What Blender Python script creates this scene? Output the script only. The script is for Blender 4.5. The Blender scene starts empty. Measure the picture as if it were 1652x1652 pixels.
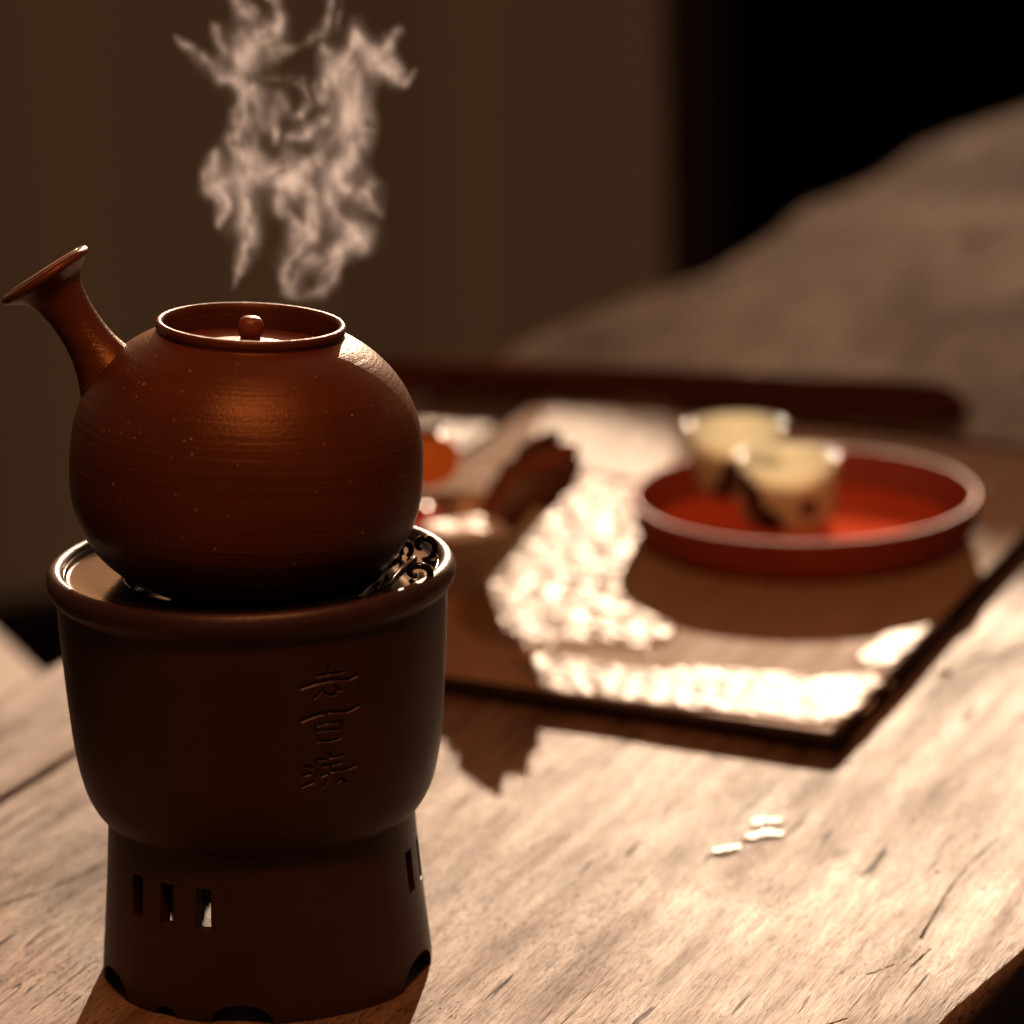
import bpy, bmesh, math, random
import numpy as np
from mathutils import Vector, Matrix, noise

R = math.radians
sc = bpy.context.scene
col = sc.collection
rng = random.Random(7)

# ------------------------------------------------------------------ camera
PITCH, ROLL, CAM_H, FPX, SRC = R(14.7), R(1.5), 0.55, 6500.0, 1652.0
CAM = Vector((0, 0, CAM_H))
FWD = Vector((0, math.cos(PITCH), -math.sin(PITCH)))
_up = Vector((0, math.sin(PITCH), math.cos(PITCH)))
_rt = Vector((1, 0, 0))
RT = _rt * math.cos(ROLL) - _up * math.sin(ROLL)
UP = _rt * math.sin(ROLL) + _up * math.cos(ROLL)
cam_d = bpy.data.cameras.new("camera")
cam = bpy.data.objects.new("camera", cam_d)
col.objects.link(cam)
m = Matrix((RT, UP, -FWD)).transposed().to_4x4()
m.translation = CAM
cam.matrix_world = m
cam_d.sensor_width = 36.0
cam_d.lens = FPX * 36.0 / SRC
cam_d.clip_start, cam_d.clip_end = 0.05, 500
cam_d.dof.use_dof = True
cam_d.dof.focus_distance = 1.462
cam_d.dof.aperture_fstop = 5.8
cam_d.dof.aperture_blades = 0
sc.camera = cam

# ------------------------------------------------------------------ light
SUN_EL, SUN_AZ = R(13.8), R(6.0)
world = bpy.data.worlds.new("World")
sc.world = world
world.use_nodes = True
wn, wl = world.node_tree.nodes, world.node_tree.links
bg = wn["Background"]
sky = wn.new("ShaderNodeTexSky")
sky.sky_type = 'NISHITA'
sky.sun_disc = False
sky.sun_elevation = SUN_EL
sky.sun_rotation = SUN_AZ
sky.dust_density = 4.0
sky.air_density = 1.0
sky.ozone_density = 0.3
tint = wn.new("ShaderNodeMix")
tint.data_type = 'RGBA'
tint.blend_type = 'MULTIPLY'
tint.inputs[0].default_value = 1.0
tint.inputs[7].default_value = (0.39, 0.23, 0.165, 1)
wl.new(sky.outputs[0], tint.inputs[6])
wl.new(tint.outputs[2], bg.inputs[0])
bg.inputs[1].default_value = 0.05

sun_d = bpy.data.lights.new("sun", 'SUN')
sun_d.energy = 5.0
sun_d.angle = R(0.53)
sun_d.color = (1.0, 0.71, 0.485)
sun = bpy.data.objects.new("sun", sun_d)
col.objects.link(sun)
sdir = Vector((math.sin(SUN_AZ) * math.cos(SUN_EL), math.cos(SUN_AZ) * math.cos(SUN_EL), math.sin(SUN_EL)))
sun.rotation_euler = sdir.to_track_quat('Z', 'Y').to_euler()
sun.location = (0.5, 3, 2)

lamp_d = bpy.data.lights.new("overhead_lamp", 'AREA')
lamp_d.shape = 'DISK'
lamp_d.size = 0.22
lamp_d.energy = 5.7
lamp_d.color = (1.0, 0.36, 0.11)
lamp = bpy.data.objects.new("overhead_lamp", lamp_d)
col.objects.link(lamp)
lamp.location = (0.02, 0.87, 1.20)
lamp.rotation_euler = (Vector(lamp.location) - Vector((-0.1, 1.42, 0.2))).to_track_quat('Z', 'Y').to_euler()

sc.view_settings.view_transform = 'Standard'
sc.view_settings.look = 'None'
sc.view_settings.exposure = 0.40
sc.view_settings.gamma = 1.0
sc.render.engine = 'CYCLES'
sc.cycles.max_bounces = 8
sc.cycles.volume_bounces = 1
sc.cycles.volume_step_rate = 1.0
sc.cycles.caustics_reflective = False
sc.cycles.caustics_refractive = False


# ------------------------------------------------------------------ helpers
def ray(x, y):
    d = FWD * FPX + RT * (x - SRC / 2) - UP * (y - SRC / 2)
    return d.normalized()


def at_z(x, y, z=0.0):
    d = ray(x, y)
    return CAM + d * ((z - CAM_H) / d.z)


def at_y(x, y, Y):
    d = ray(x, y)
    return CAM + d * (Y / d.y)


def link(name, me, mat=None, parent=None, smooth=True):
    o = bpy.data.objects.new(name, me)
    col.objects.link(o)
    if mat:
        me.materials.append(mat)
    if parent:
        o.parent = parent
    if smooth and me.polygons:
        me.polygons.foreach_set("use_smooth", [True] * len(me.polygons))
    return o


def mesh(name, verts, faces):
    me = bpy.data.meshes.new(name)
    me.from_pydata([tuple(v) for v in verts], [], faces)
    me.update()
    return me


def sharp(o, ang=35):
    """smooth shading that keeps real edges"""
    me = o.data
    bm = bmesh.new()
    bm.from_mesh(me)
    for e in bm.edges:
        if len(e.link_faces) == 2 and e.calc_face_angle(0) > R(ang):
            e.smooth = False
    bm.to_mesh(me)
    bm.free()
    return o


def fix(me):
    bm = bmesh.new()
    bm.from_mesh(me)
    bmesh.ops.remove_doubles(bm, verts=bm.verts, dist=1e-6)
    bmesh.ops.recalc_face_normals(bm, faces=bm.faces)
    bm.to_mesh(me)
    bm.free()
    return me


def thing(name, label, cat, loc=(0, 0, 0), group=None):
    o = bpy.data.objects.new(name, None)
    o.empty_display_size = 0.02
    col.objects.link(o)
    o.location = loc
    return tag(o, label, cat, group)


def tag(o, label, cat, group=None):
    o["label"], o["category"] = label, cat
    if group:
        o["group"] = group
    return o


def structure(o):
    o["kind"] = "structure"
    return o


def spline(pts, n):
    """Catmull-Rom through points, n samples per span"""
    pts = [Vector(p) for p in pts]
    out = []
    for i in range(len(pts) - 1):
        p0, p1, p2, p3 = pts[max(i - 1, 0)], pts[i], pts[i + 1], pts[min(i + 2, len(pts) - 1)]
        for k in range(n):
            t = k / n
            out.append(0.5 * ((2 * p1) + (p2 - p0) * t + (2 * p0 - 5 * p1 + 4 * p2 - p3) * t * t + (3 * p1 - p0 - 3 * p2 + p3) * t ** 3))
    out.append(pts[-1])
    return out


def lathe(name, prof, n=128, jitter=None):
    """surface of revolution about z from (r, z) points"""
    verts, faces, rings = [], [], []
    for r, z in prof:
        if r < 1e-7:
            rings.append([len(verts)])
            verts.append((0, 0, z))
        else:
            s = len(verts)
            for k in range(n):
                a = 2 * math.pi * k / n
                rr, zz = (r, z) if jitter is None else jitter(r, z, a)
                verts.append((rr * math.sin(a), -rr * math.cos(a), zz))
            rings.append(list(range(s, s + n)))
    for A, B in zip(rings, rings[1:]):
        if len(A) == 1 and len(B) == 1:
            continue
        for k in range(n):
            k2 = (k + 1) % n
            if len(A) == 1:
                faces.append((A[0], B[k2], B[k]))
            elif len(B) == 1:
                faces.append((A[k], A[k2], B[0]))
            else:
                faces.append((A[k], A[k2], B[k2], B[k]))
    return fix(mesh(name, verts, faces))


def tube(name, pts, rads, n=16, caps=True):
    pts = [Vector(p) for p in pts]
    if not hasattr(rads, "__len__"):
        rads = [rads] * len(pts)
    verts, faces = [], []
    ref = Vector((0, 0, 1))
    for i, p in enumerate(pts):
        t = (pts[min(i + 1, len(pts) - 1)] - pts[max(i - 1, 0)]).normalized()
        if abs(t.dot(ref)) > 0.95:
            ref = Vector((0, 1, 0)) if abs(t.y) < 0.9 else Vector((1, 0, 0))
        a = (ref - t * ref.dot(t)).normalized()
        b = t.cross(a)
        ref = a
        for k in range(n):
            w = 2 * math.pi * k / n
            verts.append(p + (a * math.cos(w) + b * math.sin(w)) * rads[i])
    for i in range(len(pts) - 1):
        for k in range(n):
            k2 = (k + 1) % n
            faces.append((i * n + k, i * n + k2, (i + 1) * n + k2, (i + 1) * n + k))
    if caps:
        faces.append(tuple(reversed(range(n))))
        faces.append(tuple((len(pts) - 1) * n + k for k in range(n)))
    return fix(mesh(name, verts, faces))


def box(name, x0, x1, y0, y1, z0, z1, bev=0.0):
    bm = bmesh.new()
    bmesh.ops.create_cube(bm, size=1)
    for v in bm.verts:
        v.co = Vector(((x0 + x1) / 2 + v.co.x * (x1 - x0), (y0 + y1) / 2 + v.co.y * (y1 - y0), (z0 + z1) / 2 + v.co.z * (z1 - z0)))
    if bev:
        bmesh.ops.bevel(bm, geom=bm.edges[:], offset=bev, segments=3, affect='EDGES', profile=0.5)
    me = bpy.data.meshes.new(name)
    bm.to_mesh(me)
    bm.free()
    return me


# ------------------------------------------------------------------ node shorthand
class NT:
    def __init__(self, name):
        self.mat = bpy.data.materials.new(name)
        self.mat.use_nodes = True
        self.n, self.l = self.mat.node_tree.nodes, self.mat.node_tree.links
        self.b = self.n["Principled BSDF"]
        self.out = self.n["Material Output"]
        self.co = self.n.new("ShaderNodeTexCoord").outputs["Object"]

    def put(self, sock, v):
        if isinstance(v, bpy.types.NodeSocket):
            self.l.new(v, sock)
        else:
            sock.default_value = v if not (isinstance(v, tuple) and len(v) == 3 and sock.type == 'RGBA') else (*v, 1)

    def set(self, **kw):
        for k, v in kw.items():
            self.put(self.b.inputs[k.replace("_", " ")], v)

    def map(self, rot=0, scale=(1, 1, 1), loc=(0, 0, 0), src=None):
        r = self.n.new("ShaderNodeMapping")
        r.vector_type = 'POINT'
        r.inputs["Rotation"].default_value = (0, 0, rot)
        s = self.n.new("ShaderNodeMapping")
        s.inputs["Scale"].default_value = scale
        s.inputs["Location"].default_value = loc
        self.l.new(src or self.co, r.inputs[0])
        self.l.new(r.outputs[0], s.inputs[0])
        return s.outputs[0]

    def noise(self, vec=None, scale=5, detail=4, rough=0.55, dist=0.0):
        t = self.n.new("ShaderNodeTexNoise")
        self.l.new(vec or self.co, t.inputs["Vector"])
        t.inputs["Scale"].default_value = scale
        t.inputs["Detail"].default_value = detail
        t.inputs["Roughness"].default_value = rough
        t.inputs["Distortion"].default_value = dist
        return t.outputs["Fac"]

    def ramp(self, f, stops, interp='LINEAR'):
        t = self.n.new("ShaderNodeValToRGB")
        t.color_ramp.interpolation = interp
        el = t.color_ramp.elements
        while len(el) < len(stops):
            el.new(0.5)
        for e, (p, c) in zip(el, stops):
            e.position = p
            e.color = (*c, 1) if hasattr(c, "__len__") else (c, c, c, 1)
        self.l.new(f, t.inputs[0])
        return t.outputs[0]

    def math(self, op, a, b=0.0, c=0.0, clamp=False):
        t = self.n.new("ShaderNodeMath")
        t.operation = op
        t.use_clamp = clamp
        for i, v in enumerate((a, b, c)):
            self.put(t.inputs[i], v)
        return t.outputs[0]

    def mix(self, f, a, b, mode='MIX'):
        t = self.n.new("ShaderNodeMix")
        t.data_type = 'RGBA'
        t.blend_type = mode
        self.put(t.inputs[0], f)
        self.put(t.inputs[6], a)
        self.put(t.inputs[7], b)
        return t.outputs[2]

    def maprange(self, v, a, b, c=0.0, d=1.0, smooth=True):
        t = self.n.new("ShaderNodeMapRange")
        t.interpolation_type = 'SMOOTHSTEP' if smooth else 'LINEAR'
        self.l.new(v, t.inputs[0])
        for i, q in enumerate((a, b, c, d)):
            t.inputs[i + 1].default_value = q
        return t.outputs[0]

    def bump(self, h, strength=0.5, dist=0.001, prev=None):
        t = self.n.new("ShaderNodeBump")
        t.inputs["Strength"].default_value = strength
        t.inputs["Distance"].default_value = dist
        self.l.new(h, t.inputs["Height"])
        if prev is not None:
            self.l.new(prev, t.inputs["Normal"])
        return t.outputs[0]


GRAIN = R(68)          # direction in which the planks run
EU = Vector((math.cos(GRAIN), math.sin(GRAIN), 0))
EV = Vector((math.sin(GRAIN), -math.cos(GRAIN), 0))
ORG = Vector((0, 1.6, 0))


def uv(u, v, z=0.0):
    return ORG + EU * u + EV * v + Vector((0, 0, z))


CRACKS = [([(1538, 1078), (1590, 1058), (1665, 1048)], 9), ([(1488, 1515), (1530, 1440), (1560, 1400), (1612, 1350)], 3.0), ([(-10, 1464), (90, 1430), (175, 1390)], 3.0),
          ([(1400, 1572), (1445, 1556)], 2.5), ([(1470, 1560), (1500, 1530)], 2.0), ([(1330, 1652), (1366, 1640)], 3.0)]


def wood_table():
    t = NT("weathered_wood")
    g = t.map(-GRAIN, (1, 1, 1))                       # x along grain, y across
    st = t.map(0, (1.0, 9, 4), src=g)
    fine = t.map(0, (1.0, 17, 8), src=g)
    broad = t.noise(st, 2.2, 5, 0.6, 0.8)
    streak = t.noise(st, 9, 6, 0.62, 0.4)
    fib = t.noise(fine, 62, 6, 0.75, 0.25)
    saw = t.noise(t.map(0, (16, 1.2, 1), src=g), 7, 3, 0.6, 0.3)
    blot = t.noise(g, 7, 4, 0.6, 0.6)
    big = t.noise(t.map(0, (0.7, 1.2, 1), (0.4, 0.1, 0), src=g), 4.2, 3, 0.55, 0.5)
    c = t.ramp(broad, [(0.25, (0.28, 0.155, 0.088)), (0.5, (0.42, 0.25, 0.152)), (0.75, (0.52, 0.33, 0.212))])
    c = t.mix(t.ramp(streak, [(0.36, 0.0), (0.62, 1.0)]), t.mix(0.75, c, (0.13, 0.068, 0.04)), c)
    c = t.mix(t.ramp(blot, [(0.52, 0.0), (0.70, 0.70)]), c, (0.17, 0.095, 0.058))
    c = t.mix(t.ramp(big, [(0.50, 0.0), (0.66, 0.60)]), c, (0.13, 0.07, 0.042))
    c = t.mix(t.math('MULTIPLY', t.ramp(fib, [(0.34, 1.0), (0.52, 0.0)]), 0.75), c, (0.10, 0.055, 0.032))
    c = t.mix(t.ramp(saw, [(0.54, 0.0), (0.70, 0.35)]), c, (0.14, 0.075, 0.045))
    # short checks along the grain
    ck = t.map(0, (0.8, 12, 4), (3.1, 0.7, 0), src=g)
    chk = t.noise(ck, 15, 3, 0.5, 0.5)
    where = t.noise(g, 9, 2, 0.5)
    chm = t.math('MULTIPLY', t.ramp(chk, [(0.635, 0.0), (0.66, 0.9)]), t.ramp(where, [(0.42, 0.0), (0.54, 1.0)]))
    c = t.mix(t.math('MULTIPLY', chm, 0.85), c, (0.035, 0.018, 0.01))
    ro = t.math('ADD', t.ramp(t.noise(st, 6, 5, 0.65), [(0.3, 0.38), (0.7, 0.58)]), t.math('MULTIPLY', t.math('SUBTRACT', blot, 0.5), 0.5))
    # pores and small dark flecks, thicker in some zones than in others
    fl_ = t.noise(t.map(0, (1.0, 6.0, 3), (0.2, 1.3, 0), src=g), 150, 2, 0.5, 0.4)
    zone = t.noise(g, 14, 3, 0.6)
    flm = t.math('MULTIPLY', t.ramp(fl_, [(0.60, 0.0), (0.68, 1.0)]), t.ramp(zone, [(0.40, 0.15), (0.62, 1.0)]))
    c = t.mix(t.math('MULTIPLY', flm, 0.7), c, (0.05, 0.026, 0.014))
    chm = t.math('MAXIMUM', chm, t.math('MULTIPLY', flm, 0.6))
    # long splits that can be followed on the table
    for pts_, w_px in CRACKS:
        for (xa, ya), (xb, yb) in zip(pts_, pts_[1:]):
            pa, pb = at_z(xa, ya) - ORG, at_z(xb, yb) - ORG
            A_, B_ = Vector((pa.x, pa.y, 0)) + ORG, Vector((pb.x, pb.y, 0)) + ORG
            L_ = (B_ - A_).length
            m_ = t.n.new("ShaderNodeVectorMath")
            m_.operation = 'SUBTRACT'
            t.l.new(t.co, m_.inputs[0])
            m_.inputs[1].default_value = A_
            d1, d2 = t.n.new("ShaderNodeVectorMath"), t.n.new("ShaderNodeVectorMath")
            for dd_, vv_ in ((d1, (B_ - A_) / L_), (d2, Vector((-(B_ - A_).y, (B_ - A_).x, 0)) / L_)):
                dd_.operation = 'DOT_PRODUCT'
                t.l.new(m_.outputs[0], dd_.inputs[0])
                dd_.inputs[1].default_value = vv_
            al = t.math('DIVIDE', d1.outputs["Value"], L_)
            off = t.math('ABSOLUTE', t.math('ADD', d2.outputs["Value"], t.math('MULTIPLY', t.math('SUBTRACT', streak, 0.5), 0.006)))
            ins = t.math('MULTIPLY', t.math('GREATER_THAN', al, 0.0), t.math('LESS_THAN', al, 1.0))
            chm = t.math('MAXIMUM', chm, t.math('MULTIPLY', ins, t.maprange(off, w_px * 0.00013, w_px * 0.00024, 1.0, 0.0)))
    c = t.mix(t.math('MULTIPLY', chm, 0.85), c, (0.035, 0.018, 0.01))
    b = t.bump(broad, 0.5, 0.005)
    b = t.bump(streak, 0.7, 0.0015, b)
    b = t.bump(fib, 1.0, 0.0020, b)
    b = t.bump(t.math('SUBTRACT', 1.0, chm), 0.9, 0.0012, b)
    b = t.bump(t.noise(g, 260, 3, 0.7), 0.4, 0.0004, b)
    t.set(Base_Color=c, Roughness=ro, Normal=b)
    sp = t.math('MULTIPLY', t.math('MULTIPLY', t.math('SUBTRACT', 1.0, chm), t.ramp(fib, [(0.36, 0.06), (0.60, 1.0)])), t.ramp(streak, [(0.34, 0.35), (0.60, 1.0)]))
    pc = at_z(1150, 1500)                          # bright pool of light put into the table's gloss, centred here
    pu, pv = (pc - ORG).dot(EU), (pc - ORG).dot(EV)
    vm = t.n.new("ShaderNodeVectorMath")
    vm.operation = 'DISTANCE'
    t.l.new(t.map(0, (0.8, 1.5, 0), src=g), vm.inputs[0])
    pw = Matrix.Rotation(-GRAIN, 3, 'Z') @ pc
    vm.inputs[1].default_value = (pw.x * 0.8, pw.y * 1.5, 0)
    hotspot_gloss = t.maprange(t.math('ADD', vm.outputs["Value"], t.math('MULTIPLY', t.math('SUBTRACT', broad, 0.5), 0.10)), 0.02, 0.22, 1.25, 0.58)
    t.l.new(t.math('MULTIPLY', sp, hotspot_gloss), t.b.inputs["Specular IOR Level"])
    return t.mat


def wood_plain(name, c0, c1, rough=0.5, rot=0.0, bumpd=0.0006, spec=0.5):
    t = NT(name)
    g = t.map(rot, (1, 14, 6))
    f = t.noise(g, 7, 6, 0.6, 0.5)
    f2 = t.noise(g, 40, 4, 0.6)
    c = t.ramp(f, [(0.3, c0), (0.7, c1)])
    b = t.bump(f, 0.5, bumpd * 2)
    b = t.bump(f2, 0.5, bumpd, b)
    t.set(Base_Color=c, Roughness=t.ramp(f2, [(0.3, rough - 0.07), (0.7, rough + 0.07)]), Normal=b)
    t.b.inputs["Specular IOR Level"].default_value = spec
    return t.mat


def clay(name, c0, c1, rough, speck=True, rings=True, spec=0.5):
    t = NT(name)
    n1 = t.noise(t.co, 22, 5, 0.6)
    c = t.ramp(n1, [(0.3, c0), (0.7, c1)])
    fine = t.noise(t.co, 900, 3, 0.7)
    b = t.bump(fine, 0.5, 0.0004)
    if rings:
        zz = t.map(0, (6, 6, 420))
        rg = t.noise(zz, 1.0, 4, 0.6, 0.3)
        c = t.mix(t.ramp(rg, [(0.35, 0.22), (0.6, 0.0)]), c, tuple(x * 0.55 for x in c0))
        b = t.bump(rg, 0.5, 0.0007, b)
    if speck:
        v = t.n.new("ShaderNodeTexVoronoi")
        v.inputs["Scale"].default_value = 430
        t.l.new(t.co, v.inputs["Vector"])
        sel = t.n.new("ShaderNodeSeparateColor")
        t.l.new(v.outputs["Color"], sel.inputs[0])
        k = t.math('GREATER_THAN', sel.outputs[0], 0.70)
        sz = t.math('MULTIPLY', t.math('POWER', sel.outputs[1], 3.0), 0.19)
        d = t.math('LESS_THAN', v.outputs["Distance"], t.math('ADD', sz, 0.045))
        s = t.math('MULTIPLY', k, d)
        c = t.mix(s, c, (0.42, 0.25, 0.15))
        b = t.bump(s, 0.8, 0.0004, b)
    t.set(Base_Color=c, Roughness=t.ramp(n1, [(0.3, rough - 0.05), (0.7, rough + 0.05)]), Normal=b)
    t.b.inputs["Specular IOR Level"].default_value = spec
    return t.mat


def simple(name, c, rough=0.5, metal=0.0, coat=0.0, sss=0.0, spec=0.5, var=0.15, nscale=40, bumpd=0.0):
    t = NT(name)
    f = t.noise(t.co, nscale, 4, 0.6)
    cc = t.ramp(f, [(0.3, tuple(x * (1 - var) for x in c)), (0.7, tuple(min(1, x * (1 + var)) for x in c))])
    t.set(Base_Color=cc, Roughness=rough, Metallic=metal)
    t.b.inputs["Coat Weight"].default_value = coat
    t.b.inputs["Coat Roughness"].default_value = 0.08
    t.b.inputs["Specular IOR Level"].default_value = spec
    if sss:
        t.b.inputs["Subsurface Weight"].default_value = sss
        t.b.inputs["Subsurface Radius"].default_value = (1, 0.6, 0.35)
        t.b.inputs["Subsurface Scale"].default_value = 0.006
    if bumpd:
        t.set(Normal=t.bump(f, 0.6, bumpd))
    return t.mat


def gloss(t, f, rough, normal=None):
    """thin even sheen over a matt body; returns the mixed shader"""
    t.b.inputs["Specular IOR Level"].default_value = 0.0
    g_, m_ = t.n.new("ShaderNodeBsdfGlossy"), t.n.new("ShaderNodeMixShader")
    t.put(g_.inputs["Roughness"], rough)
    g_.inputs["Color"].default_value = (1, 1, 1, 1)
    if normal is not None:
        t.l.new(normal, g_.inputs["Normal"])
    m_.inputs[0].default_value = f
    t.l.new(t.b.outputs[0], m_.inputs[1])
    t.l.new(g_.outputs[0], m_.inputs[2])
    t.l.new(m_.outputs[0], t.out.inputs["Surface"])
    return m_.outputs[0]


# ------------------------------------------------------------------ setting
FLOOR_Z = -0.75
fl = NT("dark_stone_floor")
fc = fl.ramp(fl.noise(fl.co, 3, 5, 0.6), [(0.3, (0.022, 0.018, 0.013)), (0.7, (0.04, 0.032, 0.024))])
fl.b.inputs["Specular IOR Level"].default_value = 0.0
fl.set(Base_Color=fc, Roughness=0.8, Normal=fl.bump(fl.noise(fl.co, 30, 5), 0.4, 0.004))
structure(link("floor", mesh("floor", [(-60, -60, FLOOR_Z), (60, -60, FLOOR_Z), (60, 60, FLOOR_Z), (-60, 60, FLOOR_Z)], [(0, 1, 2, 3)]), fl.mat, smooth=False))

WALL_Y, WALL_TOP = 4.6, 0.20
cl = NT("brown_cloth")
wv = cl.noise(cl.map(0, (60, 60, 8)), 4, 4, 0.6)
ccol = cl.ramp(wv, [(0.3, (0.07, 0.048, 0.030)), (0.7, (0.09, 0.062, 0.040))])
cl.set(Base_Color=ccol, Roughness=0.9)
cl.b.inputs["Specular IOR Level"].default_value = 0.1
ctr = cl.n.new("ShaderNodeBsdfTranslucent")
ctr.inputs[0].default_value = (0.043, 0.0285, 0.0195, 1)
cmx = cl.n.new("ShaderNodeMixShader")
cmx.inputs[0].default_value = 0.42
cl.l.new(cl.b.outputs[0], cmx.inputs[1])
cl.l.new(ctr.outputs[0], cmx.inputs[2])
cl.l.new(cmx.outputs[0], cl.out.inputs["Surface"])
frame_m = wood_plain("screen_frame_wood", (0.05, 0.034, 0.022), (0.07, 0.048, 0.03), 0.7, R(90))
dark_m = simple("black_void_boards", (0.006, 0.005, 0.004), 0.9, spec=0.05)  # near-black colour puts the gap's darkness into the boards
screen = thing("cloth_screen", "low brown cloth screen hanging in soft folds behind the table", "screen", (0, WALL_Y, FLOOR_Z))
vs, fs, nx_, nz_ = [], [], 420, 12
for i in range(nx_ + 1):
    x = -3.2 + 3.445 * i / nx_
    for j in range(nz_ + 1):
        z = 0.004 + (WALL_TOP - FLOOR_Z - 0.024) * j / nz_
        vs.append((x, 0.035 * math.sin(x * 11.0 + 2.1 + 1.2 * math.sin(x * 2.3)) + 0.02 * noise.noise((x * 5, z * 0.8, 1)), z))
for i in range(nx_):
    for j in range(nz_):
        k = i * (nz_ + 1) + j
        fs.append((k, k + nz_ + 1, k + nz_ + 2, k + 1))
link("cloth", mesh("cloth", vs, fs), cl.mat, screen)
for xa_, yo_ in ((0.205, 0.06),):  # second cloth layer added out of sight to dim the screen's right edge
    vs, fs = [], []
    for i in range(31):
        x = xa_ + (0.245 - xa_) * i / 30
        for j in range(nz_ + 1):
            vs.append((x, yo_ + 0.03 + 0.004 * math.sin(x * 90.0), 0.004 + (WALL_TOP - FLOOR_Z - 0.03) * j / nz_))
    for i in range(30):
        for j in range(nz_):
            k = i * (nz_ + 1) + j
            fs.append((k, k + nz_ + 1, k + nz_ + 2, k + 1))
    link("cloth_dimmer", mesh("cloth_dimmer", vs, fs), cl.mat, screen)
link("rail", box("rail", -3.25, 0.25, -0.02, 0.02, WALL_TOP - FLOOR_Z - 0.03, WALL_TOP - FLOOR_Z, 0.006), frame_m, screen, smooth=False)
link("post", box("post", 0.205, 0.245, 0.125, 0.15, 0, WALL_TOP - FLOOR_Z - 0.032, 0.006), frame_m, screen, smooth=False)
link("post", box("post", -3.24, -3.20, -0.02, 0.02, 0, WALL_TOP - FLOOR_Z - 0.032, 0.006), frame_m, screen, smooth=False)
gap_back = thing("dark_gap_backing", "added black gap-filling cabinet beside the cloth screen at the back right", "backing", (0, WALL_Y, FLOOR_Z))  # block added where the background falls into darkness


def slant(name, x0, x1, y0, y1, za0, za1, zb0, zb1):
    """block whose underside and top rise from x0 to x1"""
    vs = [(x, y, z) for x, lo_z, hi_z in ((x0, za0, za1), (x1, zb0, zb1)) for y in (y0, y1) for z in (lo_z, hi_z)]
    return fix(mesh(name, vs, [(0, 1, 3, 2), (4, 6, 7, 5), (0, 4, 5, 1), (2, 3, 7, 6), (1, 5, 7, 3), (0, 2, 6, 4)]))


CT0, CT1 = 0.03 - FLOOR_Z, 0.05 - FLOOR_Z
link("front_panel", slant("front_panel", 0.258, 1.6, 0.0, 0.03, 0, CT0 - 0.03, 0, CT1 - 0.03), dark_m, gap_back, smooth=False)
link("top", slant("top", 0.253, 1.61, -0.02, 0.5, CT0 - 0.0285, CT0, CT1 - 0.0285, CT1), dark_m, gap_back, smooth=False)
link("side_panel", box("side_panel", 0.258, 0.278, 0.032, 0.48, 0, CT0 - 0.03), dark_m, gap_back, smooth=False)
link("side_panel", box("side_panel", 1.58, 1.6, 0.032, 0.48, 0, CT1 - 0.04), dark_m, gap_back, smooth=False)

# added unseen slatted blind above the cabinet: it keeps most of the sun off the far end of the table
blocker = thing("sun_blocker", "unseen added slatted sun blind with a slanting top standing behind the black cabinet", "blocker", (0, WALL_Y + 0.53, FLOOR_Z))
bm = bmesh.new()
zs_b = np.arange(0.34, 1.10, 0.010)
for zb in zs_b:
    top_l = (zb - 0.690) / 0.34 + 0.300
    x0b, x1b = max(0.152, top_l if zb > 0.690 else 0.152), 1.6
    if x1b - x0b < 0.05:
        continue
    c_ = [(x0b, 0.0), (x1b, 0.0), (x1b, 0.004), (x0b, 0.004)]
    lo_ = [bm.verts.new((x, y, zb - FLOOR_Z)) for x, y in c_]
    hi_ = [bm.verts.new((x, y, zb + 0.0087 - FLOOR_Z)) for x, y in c_]
    bm.faces.new(hi_)
    bm.faces.new(list(reversed(lo_)))
    for q in range(4):
        w = (q + 1) % 4
        bm.faces.new((lo_[q], lo_[w], hi_[w], hi_[q]))
bmesh.ops.recalc_face_normals(bm, faces=bm.faces)
me = bpy.data.meshes.new("slats")
bm.to_mesh(me)
bm.free()
slats = link("slats", me, frame_m, blocker, smooth=False)
slats["kind"] = "stuff"
for xb, hb in ((1.00, 0.90), (1.57, 1.10)):
    link("post", box("post", xb - 0.012, xb + 0.012, 0.006, 0.03, 0, hb - FLOOR_Z, 0.003), frame_m, blocker, smooth=False)

# ------------------------------------------------------------------ table
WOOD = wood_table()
LEFT = [(-0.8, -0.295), (0.0, -0.29), (0.076, -0.288), (0.138, -0.287), (0.45, -0.315), (0.79, -0.336), (0.95, -0.330), (1.01, -0.322),
        (1.10, -0.292), (1.35, -0.300), (1.64, -0.288), (1.84, -0.260), (2.1, -0.25), (2.4, -0.24)]
RIGHT = [(-0.8, 0.225), (-0.3, 0.222), (-0.20, 0.2255), (-0.165, 0.227), (-0.14, 0.2315), (-0.115, 0.2345), (-0.087, 0.239), (-0.05, 0.252),
         (0.05, 0.27), (0.4, 0.29), (0.9, 0.30), (1.6, 0.33), (2.4, 0.36)]
THICK = 0.055


def interp(tab, u):
    return float(np.interp(u, [a for a, _ in tab], [b for _, b in tab]))


def crack(u):
    return -0.2195 + 0.0025 * noise.noise((u * 6, 1.7, 0)) + 0.0010 * noise.noise((u * 30, 4.0, 0))


def gap(u):
    return max(0.0006, 0.0062 * min(1.0, max(0.0, (0.55 - u) / 0.35)))


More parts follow.
